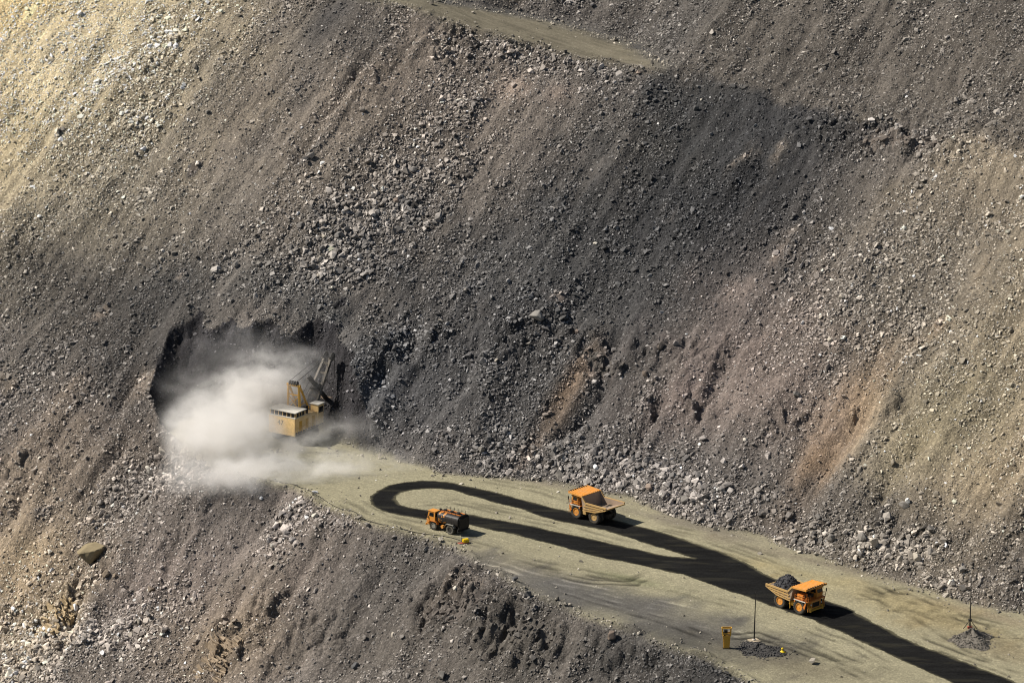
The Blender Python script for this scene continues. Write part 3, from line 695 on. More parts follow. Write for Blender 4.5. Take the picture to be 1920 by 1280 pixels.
    for k in range(7): gq.box((5.02, -1.18, 1.62 + k * .15), (5.07, 1.18, 1.69 + k * .15))
    gq.build("grille", BLACKM, rad)
    bu = MB().box((4.9, -2.1, .92), (5.45, 2.1, 1.25), bev=.05)
    for s in (-1, 1): bu.box((4.9, s * 1.9 - .14, .8), (5.5, s * 1.9 + .14, 1.75)).bar((5.1, s * 1.1, 1.2), (4.9, s * 1.1, 1.5), .14)
    bu.build("bumper", YELLOW, T)
    for s in (-1, 1):
        MB().box((5.16, s * 1.62 - .13, 2.15), (5.28, s * 1.62 + .13, 2.4)).build("headlight", WHITE, T)
        l = MB()
        for o_ in (-.28, .28): l.bar((5.25, s * 2.45 + o_, 1.0), (4.95, s * 2.45 + o_, 3.05), .07)
        for k in range(7): l.box((5.2 - k * .042, s * 2.45 - .28, 1.15 + k * .28), (5.3 - k * .042, s * 2.45 + .28, 1.2 + k * .28))
        l.build("ladder", ORANGE, T)
    # cab on the left, equipment cabinets on the right, intake stacks between
    cb = MB().prism([(2.55, 3.08), (4.35, 3.08), (4.5, 4.0), (4.25, 5.0), (2.55, 5.05)], 1.05, 2.85)
    cb.box((2.4, .95, 5.05), (4.55, 2.95, 5.18), bev=.04)
    cab_o = cb.build("cab", ORANGE, T)
    gl = MB().prism([(2.95, 4.05), (3.9, 4.05), (3.8, 4.85), (2.95, 4.88)], 2.86, 2.88)
    gl.prism([(2.75, 4.05), (4.1, 4.05), (4.0, 4.85), (2.75, 4.88)], 1.02, 1.04)
    gl.bar((4.46, 1.95, 4.1), (4.32, 1.95, 4.82), 1.55, .06)
    gl.build("window", mg, cab_o)
    MB().box((2.75, 2.86, 3.15), (2.85, 2.9, 4.95)).box((3.95, 2.86, 3.15), (4.05, 2.9, 4.95)).box((2.75, 2.86, 3.15), (4.05, 2.9, 3.25)).build("door_frame", DARK, cab_o)
    ce = MB().box((2.3, -2.85, 3.08), (3.95, -1.35, 4.35), bev=.05).box((4.05, -2.5, 3.08), (4.6, -1.6, 3.7), bev=.04)
    cabn = ce.build("cabinet", ORANGE_DEEP, T)
    MB().box((2.5, -2.87, 3.3), (3.0, -2.855, 4.15)).box((3.15, -2.87, 3.3), (3.75, -2.855, 4.15)).build("cabinet_door", ORANGE, cabn)
    it = MB().box((2.0, -1.1, 3.08), (3.6, .9, 3.8), bev=.05)
    for y in (-.8, -.25, .3): it.tube((2.6, y, 3.8), (2.6, y, 4.7), .22, seg=12)
    it.build("air_intake", DARK, T)
    for s in (-1, 1):
        mi = MB().tube((4.9, s * 3.2, 3.1), (5.0, s * 3.35, 4.9), .05, seg=6).box((4.9, s * 3.38 - .16, 4.1), (5.0, s * 3.38 + .16, 4.85), bev=.03)
        mi.build("mirror", BLACKM, T)
        MB().tube((-.1, s * 1.6, 1.5), (-1.1, s * 1.6, 3.1), .2, .2, 12).build("hoist_cylinder", DARK, T)
    MB().tube((.2, -2.3, 1.75), (1.35, -2.3, 1.75), .55, seg=18).build("fuel_tank", YELLOW, T)
    MB().box((.25, 1.8, 1.35), (1.2, 2.7, 2.2), bev=.06).build("oil_tank", TAN, T)
    MB().bar((.55, -2.95, 2.3), (.65, -2.95, .75), .3, .06).build("mud_flap", YELLOW, T)
    return T
h1 = R(138); c1 = ground(1098, 976) - leftv(h1) * 2.6 - fwdv(h1) * .35
dump_truck(settle(c1), h1, "empty orange dump truck beside the rubble slope, its steel body open towards the viewer", TAN)
h2 = R(-45); c2 = ground(1481, 1144) + leftv(h2) * 2.6 - fwdv(h2) * .35
T2 = dump_truck(settle(c2), h2, "orange dump truck heaped with dark rock, driving down the wet track", TAN)

# heap of dark rock carried in the second truck
def pile(name, cx, cy, cz, fn, n, smin, smax, mat, seed):
    """a heap: one surface plus stones, all in one mesh; fn(u,v) -> (x,y,z) or None"""
    r = random.Random(seed); vs, fs = [], []
    for k in range(n):
        p = fn(r.random(), r.random())
        if p is None: continue
        pv, pf = PROTO[r.randrange(len(PROTO))]
        sz = smin + (smax - smin) * r.random() ** 2.5
        q = Matrix.Rotation(r.uniform(0, 6.28), 3, Vector((r.gauss(0, 1), r.gauss(0, 1), r.gauss(0, 1))).normalized())
        o_ = len(vs)
        vs += [tuple(q @ Vector(v * sz) + Vector(p)) for v in pv]; fs += [tuple(int(i) + o_ for i in t_) for t_ in pf]
    return vs, fs
def heap_mesh(name, surf, nu, nv, stones, mat):
    vs, fs = [], []
    for j in range(nv + 1):
        for i in range(nu): vs.append(surf(i / nu, j / nv))
    for j in range(nv):
        for i in range(nu): fs.append((j * nu + i, j * nu + (i + 1) % nu, (j + 1) * nu + (i + 1) % nu, (j + 1) * nu + i))
    o_ = len(vs); vs += stones[0]; fs += [tuple(i + o_ for i in f_) for f_ in stones[1]]
    me = bpy.data.meshes.new(name); me.from_pydata(vs, [], fs); me.materials.append(mat)
    ob = bpy.data.objects.new(name, me); COL.objects.link(ob); return ob
M_LOAD = paint("dark broken ore", (.030, .030, .034), .75, .3, (.10, .10, .11), scale=2.5)
def load_pt(u, v):
    a = 2 * math.pi * u; rr = v
    x = -2.55 + 3.15 * rr * math.cos(a); y = 2.9 * rr * math.sin(a)
    z = 4.0 + 2.5 * (1 - rr ** 1.5) * (1 - .10 * math.sin(3 * a) * rr) - .25 * math.cos(a) * rr - .10 * rr
    return (x, y, z)
ld = heap_mesh("rock_load", load_pt, 28, 10, pile("", 0, 0, 0, lambda u, v: load_pt(u, math.sqrt(v) * .98), 420, .22, .75, M_LOAD, 3), M_LOAD)
ld.location = T2.location; ld.rotation_mode = 'QUATERNION'; ld.rotation_quaternion = T2.rotation_quaternion
tag(ld, "mound of dark broken rock heaped in the loaded dump truck", "rock load")

# ------------------------------------------------------------------ water truck
def tank_mat():
    m, t, b = node_mat("black tank with orange paint left")
    co = N(t, "ShaderNodeTexCoord").outputs["Object"]
    sp = N(t, "ShaderNodeSeparateXYZ"); t.links.new(co, sp.inputs[0])
    n1 = N(t, "ShaderNodeTexNoise", Scale=.75, Detail=3.0); t.links.new(co, n1.inputs["Vector"])
    a = N(t, "ShaderNodeMath", operation='MULTIPLY_ADD'); t.links.new(sp.outputs[0], a.inputs[0]); a.inputs[1].default_value = .16; a.inputs[2].default_value = .40
    s_ = N(t, "ShaderNodeMath", operation='ADD'); t.links.new(a.outputs[0], s_.inputs[0])
    q = N(t, "ShaderNodeMath", operation='MULTIPLY_ADD'); t.links.new(n1.outputs["Fac"], q.inputs[0]); q.inputs[1].default_value = 2.6; q.inputs[2].default_value = -1.3
    t.links.new(q.outputs[0], s_.inputs[1])
    mx = t.nodes.new("ShaderNodeMix"); mx.data_type = 'RGBA'
    t.links.new(ramp(t, s_.outputs[0], [(.50, 0.0), (.56, 1.0)]), mx.inputs[0])
    mx.inputs[6].default_value = (.028, .025, .023, 1); mx.inputs[7].default_value = (.50, .20, .03, 1)
    n2 = N(t, "ShaderNodeTexNoise", Scale=3.0, Detail=5.0); t.links.new(co, n2.inputs["Vector"])
    t.links.new(mixmul(t, mx.outputs[2], ramp(t, n2.outputs["Fac"], [(.3, .6), (.7, 1.3)])), b.inputs["Base Color"])
    b.inputs["Roughness"].default_value = .5; b.inputs["Specular IOR Level"].default_value = .3
    return m
h3 = R(143); c3 = ground(828, 997) - leftv(h3) * 1.95 - fwdv(h3) * .05
K = root("water_truck", settle(c3), h3, "black and orange water tank truck standing on the wet loop near the road edge", "water truck", None, True)
f = MB()
for s in (-1, 1): f.box((-4.3, s * .7 - .16, .95), (3.9, s * .7 + .16, 1.5))
f.tube((-2.25, -1.7, 1.0), (-2.25, 1.7, 1.0), .3).tube((2.4, -1.6, 1.0), (2.4, 1.6, 1.0), .25).box((1.4, -.9, 1.0), (3.6, .9, 2.2)).box((-4.45, -1.9, .75), (-4.2, 1.9, 1.5))
f.build("chassis", BLACKM, K)
for s in (-1, 1):
    wheel(K, 2.4, s * 1.72, 1.0, .62, s, GREYM, RUBBER)
    wheel(K, -2.25, s * 1.80, 1.0, .60, s, DARK, RUBBER_PALE)
    wheel(K, -2.25, s * 1.14, 1.0, .58, s, DARK, lugs=False)
prof = []
for k in range(36):
    a = 2 * math.pi * k / 36; ca, sa = math.cos(a), math.sin(a)
    prof.append((2.0 * math.copysign(abs(ca) ** .62, ca), 3.05 + 1.35 * math.copysign(abs(sa) ** .72, sa)))
tk_o = MB().loft(prof, -4.3, 1.3).build("tank", tank_mat(), K)
for xa, xb in ((-4.36, -4.2), (1.18, 1.36)): MB().loft([(y * 1.02, 3.05 + (z - 3.05) * 1.02) for y, z in prof], xa, xb).build("tank_rim", BLACKM, tk_o)
for x in (-2.6, -.9): MB().loft([(y * 1.012, 3.05 + (z - 3.05) * 1.012) for y, z in prof], x, x + .12).build("tank_band", DARK, tk_o)
for x, s in ((-3.0, .5), (-1.2, .42), (.5, .36)): MB().tube((x, 0, 4.3), (x, 0, 4.72), s, seg=16).build("hatch", DARK, tk_o)
for y in (-.78, .78): MB().box((-4.2, y - .22, 4.36), (1.2, y + .22, 4.42)).build("walkway", ORANGE_DEEP, tk_o)
for s in (-1, 1):
    rl = MB()
    for k in range(6): rl.tube((-4.1 + k * 1.04, s * 1.15, 4.2), (-4.1 + k * 1.04, s * 1.15, 5.15), .045, seg=6)
    rl.path([(-4.1, s * 1.15, 4.75), (1.1, s * 1.15, 4.75)], .03).build("railing", BLACKM, tk_o)
rp = MB().box((-4.75, -1.75, 1.35), (-4.36, 1.75, 3.9), bev=.08).tube((-4.7, -1.9, 1.0), (-4.7, 1.9, 1.0), .12)
for s in (-1, 1): rp.tube((-4.6, s * 1.3, 1.0), (-4.75, s * 1.3, 1.4), .1)
rp.build("spray_panel", BLACKM, K)
for s in (-1, 1):
    MB().prism([(-3.55, 1.75), (-3.15, 2.28), (-1.35, 2.28), (-.95, 1.75), (-.95, 1.66), (-1.4, 2.18), (-3.1, 2.18), (-3.55, 1.66)], s * 1.95 - .42, s * 1.95 + .32).build("rear_fender", GREYM, K)
    MB().prism([(1.2, 1.6), (1.5, 2.12), (3.3, 2.12), (3.75, 1.5), (3.75, 1.38), (3.25, 2.0), (1.55, 2.0), (1.2, 1.48)], s * 1.85 - .42, s * 1.85 + .34).build("front_fender", ORANGE_DEEP, K)
    MB().tube((4.36, s * 1.5, 1.75), (4.44, s * 1.5, 1.75), .16, seg=12).build("headlight", WHITE, K)
MB().box((3.2, -2.0, 1.0), (4.35, 2.0, 2.45), bev=.12).box((4.2, -2.1, .85), (4.5, 2.1, 1.3), bev=.05).build("hood", ORANGE, K)
cc = MB().prism([(1.9, 2.12), (3.75, 2.12), (3.95, 2.9), (3.65, 4.15), (1.9, 4.2)], .35, 2.1).box((1.75, .25, 4.2), (3.85, 2.2, 4.32), bev=.05)
cc = cc.build("cab", ORANGE, K)
gl = MB().prism([(2.25, 3.1), (3.5, 3.1), (3.35, 3.95), (2.25, 3.98)], 2.11, 2.13).bar((3.9, 1.22, 3.0), (3.69, 1.22, 4.0), 1.5, .06).box((1.86, .6, 3.1), (1.89, 1.9, 3.9))
gl.build("window", mg, cc)
MB().box((2.2, -1.8, 2.1), (3.6, .2, 3.0), bev=.08).tube((2.4, -.6, 3.0), (2.4, -.6, 4.3), .3, seg=14).tube((2.4, -1.3, 3.0), (2.4, -1.3, 3.9), .22, seg=12).build("air_intake", DARK, K)
MB().tube((-.1, 1.2, 1.25), (-.1, 2.05, 1.25), .34, seg=16).tube((.1, 1.2, 1.25), (.1, 1.9, 1.25), .3, seg=16).build("air_tank", ORANGE, K)
MB().tube((4.1, 2.15, 2.5), (4.2, 2.45, 3.7), .04, seg=6).box((4.15, 2.35, 3.0), (4.22, 2.6, 3.6)).build("mirror", BLACKM, K)

# ------------------------------------------------------------------ rope shovel digging in the notch
h4 = R(59)
c4 = ground(531, 829) + fwdv(h4) * 5.2
S = root("mining_shovel", settle(c4), h4, "cream and yellow rope shovel digging at the dark face inside the dust", "shovel", None, True)
S.scale = (1.12, 1.12, 1.12)
for s in (-1, 1):
    tr = MB().prism([(-4.1, .95), (-3.8, .3), (-3.2, .05), (3.2, .05), (3.8, .3), (4.1, .95), (3.8, 1.55), (3.2, 1.8), (-3.2, 1.8), (-3.8, 1.55)], s * 2.6 - .7, s * 2.6 + .7)
    for k in range(20): tr.box((-3.3 + k * .34, s * 2.6 - .78, 1.76), (-3.06 + k * .34, s * 2.6 + .78, 1.88))
    tr = tr.build("crawler_track", DARK, S)
MB().tube((0, 0, 1.0), (0, 0, 2.3), 2.1, seg=28).box((-2.2, -2.0, .9), (2.2, 2.0, 1.7)).build("undercarriage", BLACKM, S)
MB().box((-5.0, -3.4, 2.25), (4.2, 3.4, 2.65), bev=.06).build("deck", DARK, S)
ho = MB().box((-5.0, -3.35, 2.65), (-1.0, 3.35, 5.95), bev=.08).box((-1.1, -3.3, 2.65), (3.0, 3.3, 5.6), bev=.08).box((-5.25, -3.4, 1.9), (-4.95, 3.4, 5.95), bev=.12)
ho = ho.build("house", CREAM, S)
bd = MB().box((-4.95, -3.2, 5.95), (-1.2, 3.2, 6.95)).build("vent_band", BLACKM, ho)
for k in range(7): MB().box((-5.02, -3.25 + k * 1.05, 5.95), (-4.93, -3.13 + k * 1.05, 6.95)).build("vent_post", CREAM, ho)
for k in range(4):
    for s in (-1, 1): MB().box((-4.6 + k, s * 3.225 - .045, 5.95), (-4.48 + k, s * 3.225 + .045, 6.95)).build("vent_post", CREAM, ho)
MB().box((-5.3, -3.5, 6.95), (-.9, 3.5, 7.12), bev=.04).build("roof", WHITE, ho)
MB().box((-5.3, -3.42, 5.82), (-4.93, 3.42, 5.97)).box((-5.0, -3.43, 5.85), (-1.0, -3.34, 5.97)).build("ledge", WHITE, ho)
for x in (-3.6, -1.2, 1.2): MB().box((x, -3.39, 2.75), (x + 1.0, -3.29, 4.9)).build("door", YELLOW, ho)
cu = bpy.data.curves.new("number", 'FONT'); cu.body = "47"; cu.size = 1.5; cu.align_x = 'CENTER'; cu.extrude = .01
tmp = bpy.data.objects.new("number", cu); COL.objects.link(tmp)
bpy.context.view_layer.update()
me = bpy.data.meshes.new_from_object(tmp.evaluated_get(bpy.context.evaluated_depsgraph_get())); bpy.data.objects.remove(tmp)
me.materials.clear(); me.materials.append(paint("faded black lettering", (.10, .075, .045), .8, .6, (.45, .32, .16)))
no = bpy.data.objects.new("number", me); COL.objects.link(no); no.parent = ho
no.matrix_local = Matrix(((0, 0, -1, -5.27), (-1, 0, 0, .3), (0, 1, 0, 4.0), (0, 0, 0, 1)))
af = MB()
for s in (-1, 1):
    af.bar((-.75, s * 1.5, 5.5), (-.9, s * 1.35, 11.8), .42, .5)
    af.bar((2.6, s * 1.5, 6.0), (-.7, s * 1.35, 11.7), .34, .34)
    af.bar((-.8, s * 1.45, 7.4), (1.4, s * 1.45, 7.6), .14)
af.bar((-.9, -1.7, 11.7), (-.9, 1.7, 11.7), .4, .45).bar((-.88, -1.4, 9.6), (-.88, 1.4, 9.6), .2)
af.bar((-.85, -1.4, 6.4), (-.9, 1.4, 9.5), .13).bar((-.85, 1.4, 6.4), (-.9, -1.4, 9.5), .13)
af = af.build("gantry", YELLOW, S)
sh = MB()
for y in (-.9, -.3, .3, .9): sh.tube((-.9, y - .1, 12.15), (-.9, y + .1, 12.15), .5, seg=18)
sh.build("sheave", DARK, af)
MB().box((-.6, -1.2, 5.6), (2.4, 1.2, 6.5), bev=.08).tube((.4, -2.6, 5.6), (.4, -2.6, 7.3), .2).tube((1.6, 2.2, 5.6), (1.6, 2.2, 6.6), .45, seg=14).build("winch", BLACKM, S)
BF, BT = Vector((3.8, 0, 3.6)), Vector((12.2, 0, 14.8))
bo = MB()
for s in (-1, 1): bo.bar(BF + Vector((0, s * 1.5, 0)), BT + Vector((0, s * .75, 0)), .5, .75)
for k in (.18, .36, .56, .74, .9):
    p = BF.lerp(BT, k); wv = 1.5 + (.75 - 1.5) * k
    bo.bar(p + Vector((0, -wv, 0)), p + Vector((0, wv, 0)), .3, .4)
bo.bar(BT + Vector((-.2, -1.6, -.2)), BT + Vector((-.2, 1.6, -.2)), .3, .3)
bo = bo.build("boom", paint("dusty brown boom", (.105, .092, .078), .7, .5), S)
sb = MB()
for y in (-.85, .85): sb.tube(BT + Vector((.2, y - .16, .2)), BT + Vector((.2, y + .16, .2)), .95, seg=22)
sb.build("boom_sheave", DARK, bo)
HR, HT = Vector((4.4, 0, 12.6)), Vector((12.2, 0, 5.2))
MB().tube(HR, HT, .52, .5, 16).build("dipper_handle", DARK, S)
dv_ = (HT - HR).normalized()
MB().box((6.6, -1.2, 8.7), (8.2, 1.2, 10.2), Matrix.Rotation(R(44), 4, 'Y'), .1).build("saddle_block", BLACKM, S)
dp = MB()
c0 = HT + dv_ * .3
dp.prism([(c0.x - .9, c0.z + 1.3), (c0.x - 1.1, c0.z - 1.4), (c0.x - .9, c0.z - 1.5), (c0.x + 1.4, c0.z - 1.2), (c0.x + 2.0, c0.z + 1.6), (c0.x + 1.8, c0.z + 1.6), (c0.x + 1.2, c0.z - 1.0), (c0.x - .75, c0.z - 1.25), (c0.x - .7, c0.z + 1.3)], -1.5, 1.5)
for s in (-1, 1): dp.prism([(c0.x - .9, c0.z + 1.3), (c0.x - 1.1, c0.z - 1.4), (c0.x + 1.4, c0.z - 1.2), (c0.x + 2.0, c0.z + 1.6)], s * 1.5 - .1, s * 1.5 + .1)
dp = dp.build("dipper", WORN, S)
te = MB()
for k in range(5): te.bar((c0.x + 1.9, -1.2 + k * .6, c0.z + 1.5), (c0.x + 2.2, -1.2 + k * .6, c0.z + 2.2), .22)
te.build("tooth", DARK, dp)
rp = MB()
for y in (-.85, .85):
    rp.path([(-.9, y, 12.6), tuple(BT + Vector((.2, y, 1.1)))], .05)
    rp.path([tuple(BT + Vector((1.1, y, .2))), (c0.x + .9, y, c0.z + 1.5)], .05)
    rp.path([(1.0, y * .5, 7.0), tuple(BT + Vector((0, y * .9, 1.1)))], .04)
rp.build("rope", BLACKM, S)
cb = MB().box((3.0, -3.7, 2.65), (5.1, -1.7, 7.0), bev=.08)
cb = cb.build("cab", CREAM, S)
MB().box((2.85, -3.85, 7.0), (5.3, -1.55, 7.15)).build("cab_roof", WHITE, cb)
MB().box((3.3, -3.73, 5.2), (4.8, -3.705, 6.5)).box((5.1, -3.5, 5.0), (5.13, -1.9, 6.6)).build("window", mg, cb)
st = MB()
for z in (3.2, 3.8): st.path([(-4.9, -3.75, z), (2.9, -3.75, z)], .03)
for k in range(9): st.tube((-4.9 + k * .97, -3.75, 2.5), (-4.9 + k * .97, -3.75, 3.8), .03, seg=6)
st.build("railing", YELLOW, S)
MB().box((-4.9, -3.8, 2.45), (3.0, -3.36, 2.55)).build("walkway", DARK, S)

# ------------------------------------------------------------------ small equipment on the bench
def small(name, px, py, rz, label, cat, group=None): return root(name, settle(ground(px, py)), R(rz), label, cat, group)
kb = small("switch_cabinet", 1362, 1214, 0, "tall yellow cabinet with an open frame top beside the dark gravel", "cabinet")
q = MB()
q.prism([(-.60, .1), (.60, .1), (.78, 2.75), (-.78, 2.75)], -.42, .42)
for k in range(7): q.box((-.58 - k * .023, -.46, .35 + k * .33), (.58 + k * .023, -.42, .42 + k * .33))
q = q.build("panel", YELLOW, kb)
q = MB()
for sx in (-1, 1):
    for sy in (-1, 1): q.bar((sx * .78, sy * .4, 2.75), (sx * .88, sy * .42, 4.35), .2, .2)
for z, w in ((4.3, .96), (3.2, .84)):
    q.bar((-w, -.42, z), (w, -.42, z), .16, .22).bar((-w, .42, z), (w, .42, z), .16, .22).bar((-w, -.42, z), (-w, .42, z), .16, .22).bar((w, -.42, z), (w, .42, z), .16, .22)
q.build("frame", YELLOW, kb)
MB().box((-.5, -.2, 2.76), (.2, .3, 3.9), bev=.04).build("switch_box", DARK, kb)
MB().box((-.75, -.6, -.25), (.75, .6, .1), bev=.04).build("base", BLACKM, kb)

po = small("light_mast", 1414, 1201, 20, "slender black pole standing on a pale square slab near the yellow cabinet", "pole")
MB().box((-1.05, -1.05, -.15), (1.05, 1.05, .16), bev=.04).build("slab", WOOD, po)
MB().tube((0, 0, .1), (.05, 0, 4.2), .15, .13).tube((.05, 0, 4.2), (.22, .05, 10.3), .12, .07).tube((.22, .05, 10.2), (.23, .05, 10.5), .13, .05).build("pole", BLACKM, po)
MB().box((-.3, -.3, .16), (.3, .3, .4), bev=.05).build("foot", WHITE, po)

bn = small("marker_buoy", 1467, 1223, 0, "small bright yellow marker with a round base and knob beside the gravel heap", "marker")
MB().lathe([(.62, -.02), (.60, .16), (.42, .30), (.2, .42), (.16, .62), (.24, .72), (.26, .9), (.18, 1.02), (.06, 1.06)], (0, 0, 0), 1, 20).build("body", BRIGHTY, bn, True).rotation_euler = (R(90), 0, 0)
MB().box((-.7, -.35, 0), (.7, .35, .08), bev=.03).build("base", YELLOW, bn)

sl = small("pump_sled", 873, 1017, 25, "bright yellow box on a red drag sled behind the water truck", "sled")
MB().box((-.7, -.5, .22), (.7, .5, .98), bev=.12).build("box", BRIGHTY, sl)
MB().box((-.2, -.52, .55), (.2, -.505, .75)).build("lid", DARK, sl)
MB().bar((-1.7, -.45, .12), (.9, -.45, .12), .14, .16).bar((-1.7, .45, .12), (.9, .45, .12), .14, .16).bar((-1.65, -.5, .16), (-1.65, .5, .16), .14, .12).box((-1.6, -.5, .14), (-.7, .5, .2)).build("sled_frame", REDM, sl)
MB().tube((-.75, .3, .2), (-.8, .3, 1.35), .06).build("post", DARK, sl)

# gravel mounds
def mound(px, py, rx, ry, hh, label, mat, seed, dark=False):
    b0 = ground(px, py)
    def pt(u, v):
        a = 2 * math.pi * u
        k = 1 + .20 * math.sin(2 * a + seed) + .12 * math.sin(3 * a + 2.3 * seed) + .07 * math.sin(7 * a + 2 * seed)
        return (rx * v * k * math.cos(a), ry * v * k * math.sin(a), hh * max(0, 1 - v) ** 1.15 * (1 + .22 * math.sin(3 * a + seed)) - .12 * v + .05)
    m = heap_mesh("gravel_heap", pt, 40, 12, pile("", 0, 0, 0, lambda u, v: pt(u, math.sqrt(v) * 1.04 if v < .93 else 1.04 + (v - .93) * 5), 1700, .14, .7, mat, seed), mat)
    m.location = b0; return tag(m, label, "gravel heap", "gravel heaps at the foot of poles")
M_GRAVEL = paint("grey heap gravel", (.13, .118, .10), .9, .6, (.26, .23, .19), scale=2.2)
M_COAL = paint("dark heap gravel", (.05, .048, .046), .85, .5, (.11, .105, .10), scale=2.2)
mound(1821, 1200, 5.4, 4.6, 2.3, "grey gravel heap at the foot of the braced mast", M_GRAVEL, 5)
mound(1422, 1217, 4.6, 5.0, 1.1, "dark low gravel heap between the slab pole and the yellow marker", M_COAL, 9)

ma = small("braced_mast", 1818, 1192, 0, "thin black mast with three braces standing on the grey gravel heap", "mast")
ma.location.z += 1.7
MB().tube((0, 0, -.3), (0, 0, 3.0), .17, .13).tube((0, 0, 3.0), (0, 0, 10.6), .12, .06).build("pole", BLACKM, ma)
for a in (200, -20, 80): MB().bar((0, 0, 1.75), (1.55 * math.cos(R(a)), 1.55 * math.sin(R(a)), -.1), .1).build("brace", BLACKM, ma)
MB().box((-.4, -.4, 1.68), (.4, .4, 1.84)).build("collar", DARK, ma)
MB().box((-.5, -.35, -.15), (.5, .35, .3), bev=.06).build("base", REDM, ma)

# power cable trailing along the lip of the bench to the shovel
cp = [(470,893),(520,902),(560,915),(600,932),(640,955),(690,978),(740,990),(800,1000),(840,1008),(872,1015)]
pts = []
for k in range(len(cp) - 1):
    for q in range(6):
        a = q / 6; pts.append((cp[k][0] * (1 - a) + cp[k + 1][0] * a, cp[k][1] * (1 - a) + cp[k + 1][1] * a + 1.5 * math.sin(k * 2.1 + a * 3)))
g3 = []
for px, py in pts:
    v = on_road(px, py); g3.append((v[0], v[1], float(sample(Z, v[0:1], v[1:2])[0]) + .10))
cbl = MB().path(g3, .07).build("power_cable", BLACKM)
tag(cbl, "black power cable lying along the outer lip of the road", "cable")

# ------------------------------------------------------------------ boulders one could point at
def rough_up(vs, fs, cuts, amp, seed):       # chipped, uneven faces
    bm = bmesh.new(); vv = [bm.verts.new(v) for v in vs]
    for f_ in fs: bm.faces.new([vv[int(i)] for i in f_])
    bmesh.ops.subdivide_edges(bm, edges=[e for e in bm.edges if e.calc_length() > .09], cuts=cuts, use_grid_fill=True)
    bmesh.ops.triangulate(bm, faces=bm.faces)
    co = np.array([v.co for v in bm.verts])
    d = fbm(co[:, 0] * 4 + co[:, 2] * 2.3, co[:, 1] * 4 - co[:, 2] * 3.1, 300 + seed, 4)
    c1, _ = cells(co[:, 0] * 3 + co[:, 2], co[:, 1] * 3 + co[:, 2] * 1.7, 320 + seed)
    k_ = 1 + amp * 2.4 * d + amp * 2.0 * (c1 - .5)
    bm.verts.ensure_lookup_table(); bm.verts.index_update()
    out = co * k_[:, None]; of = [[v.index for v in f_.verts] for f_ in bm.faces]
    bm.free(); return out, of
BMESH = []
for k in range(14):
    pv, pf = hull_rock(11 + k % 5 if k != 3 else 18, 900 + k, True)
    pv, pf = rough_up(pv, pf, 2, .05, k)
    me = bpy.data.meshes.new("boulder"); me.from_pydata([tuple(v) for v in pv], [], [tuple(int(i) for i in f_) for f_ in pf]); me.materials.append(M_BOULDER); BMESH.append(me)
br = random.Random(5)
def surf(px, py): return hit(Z, [px], [py])[0]
NRM = Vector((-.33, -.47, .82)).normalized()
def boulder(p, size, rgb, label, group=None, aspect=(1, .8, .6), tilt=.35, spin=None, sink=.14, mesh=None):
    o_ = bpy.data.objects.new("boulder", BMESH[br.randrange(len(BMESH))] if mesh is None else BMESH[mesh]); COL.objects.link(o_)
    q = Vector((0, 0, 1)).rotation_difference(NRM if abs(p[2] - road_z(p[0], p[1])) > .4 else Vector((0, 0, 1)))
    q = q @ Matrix.Rotation(br.gauss(0, tilt), 3, Vector((br.gauss(0, 1), br.gauss(0, 1), .01)).normalized()).to_quaternion()
    q = q @ Matrix.Rotation(br.uniform(0, 6.28) if spin is None else spin, 3, 'Z').to_quaternion()
    o_.rotation_mode = 'QUATERNION'; o_.rotation_quaternion = q
    o_.scale = (size * aspect[0], size * aspect[1], size * aspect[2])
    o_.location = Vector(p) + NRM * size * aspect[2] * (.5 - sink) * .75
    o_["soil"] = [float(c_) for c_ in rgb]
    return tag(o_, label, "boulder", group)
PALE, WHITE_R, TANR, GREY, DGREY, PINK = (.40, .36, .30), (.62, .58, .50), (.25, .205, .125), (.21, .195, .175), (.10, .10, .10), (.33, .26, .21)
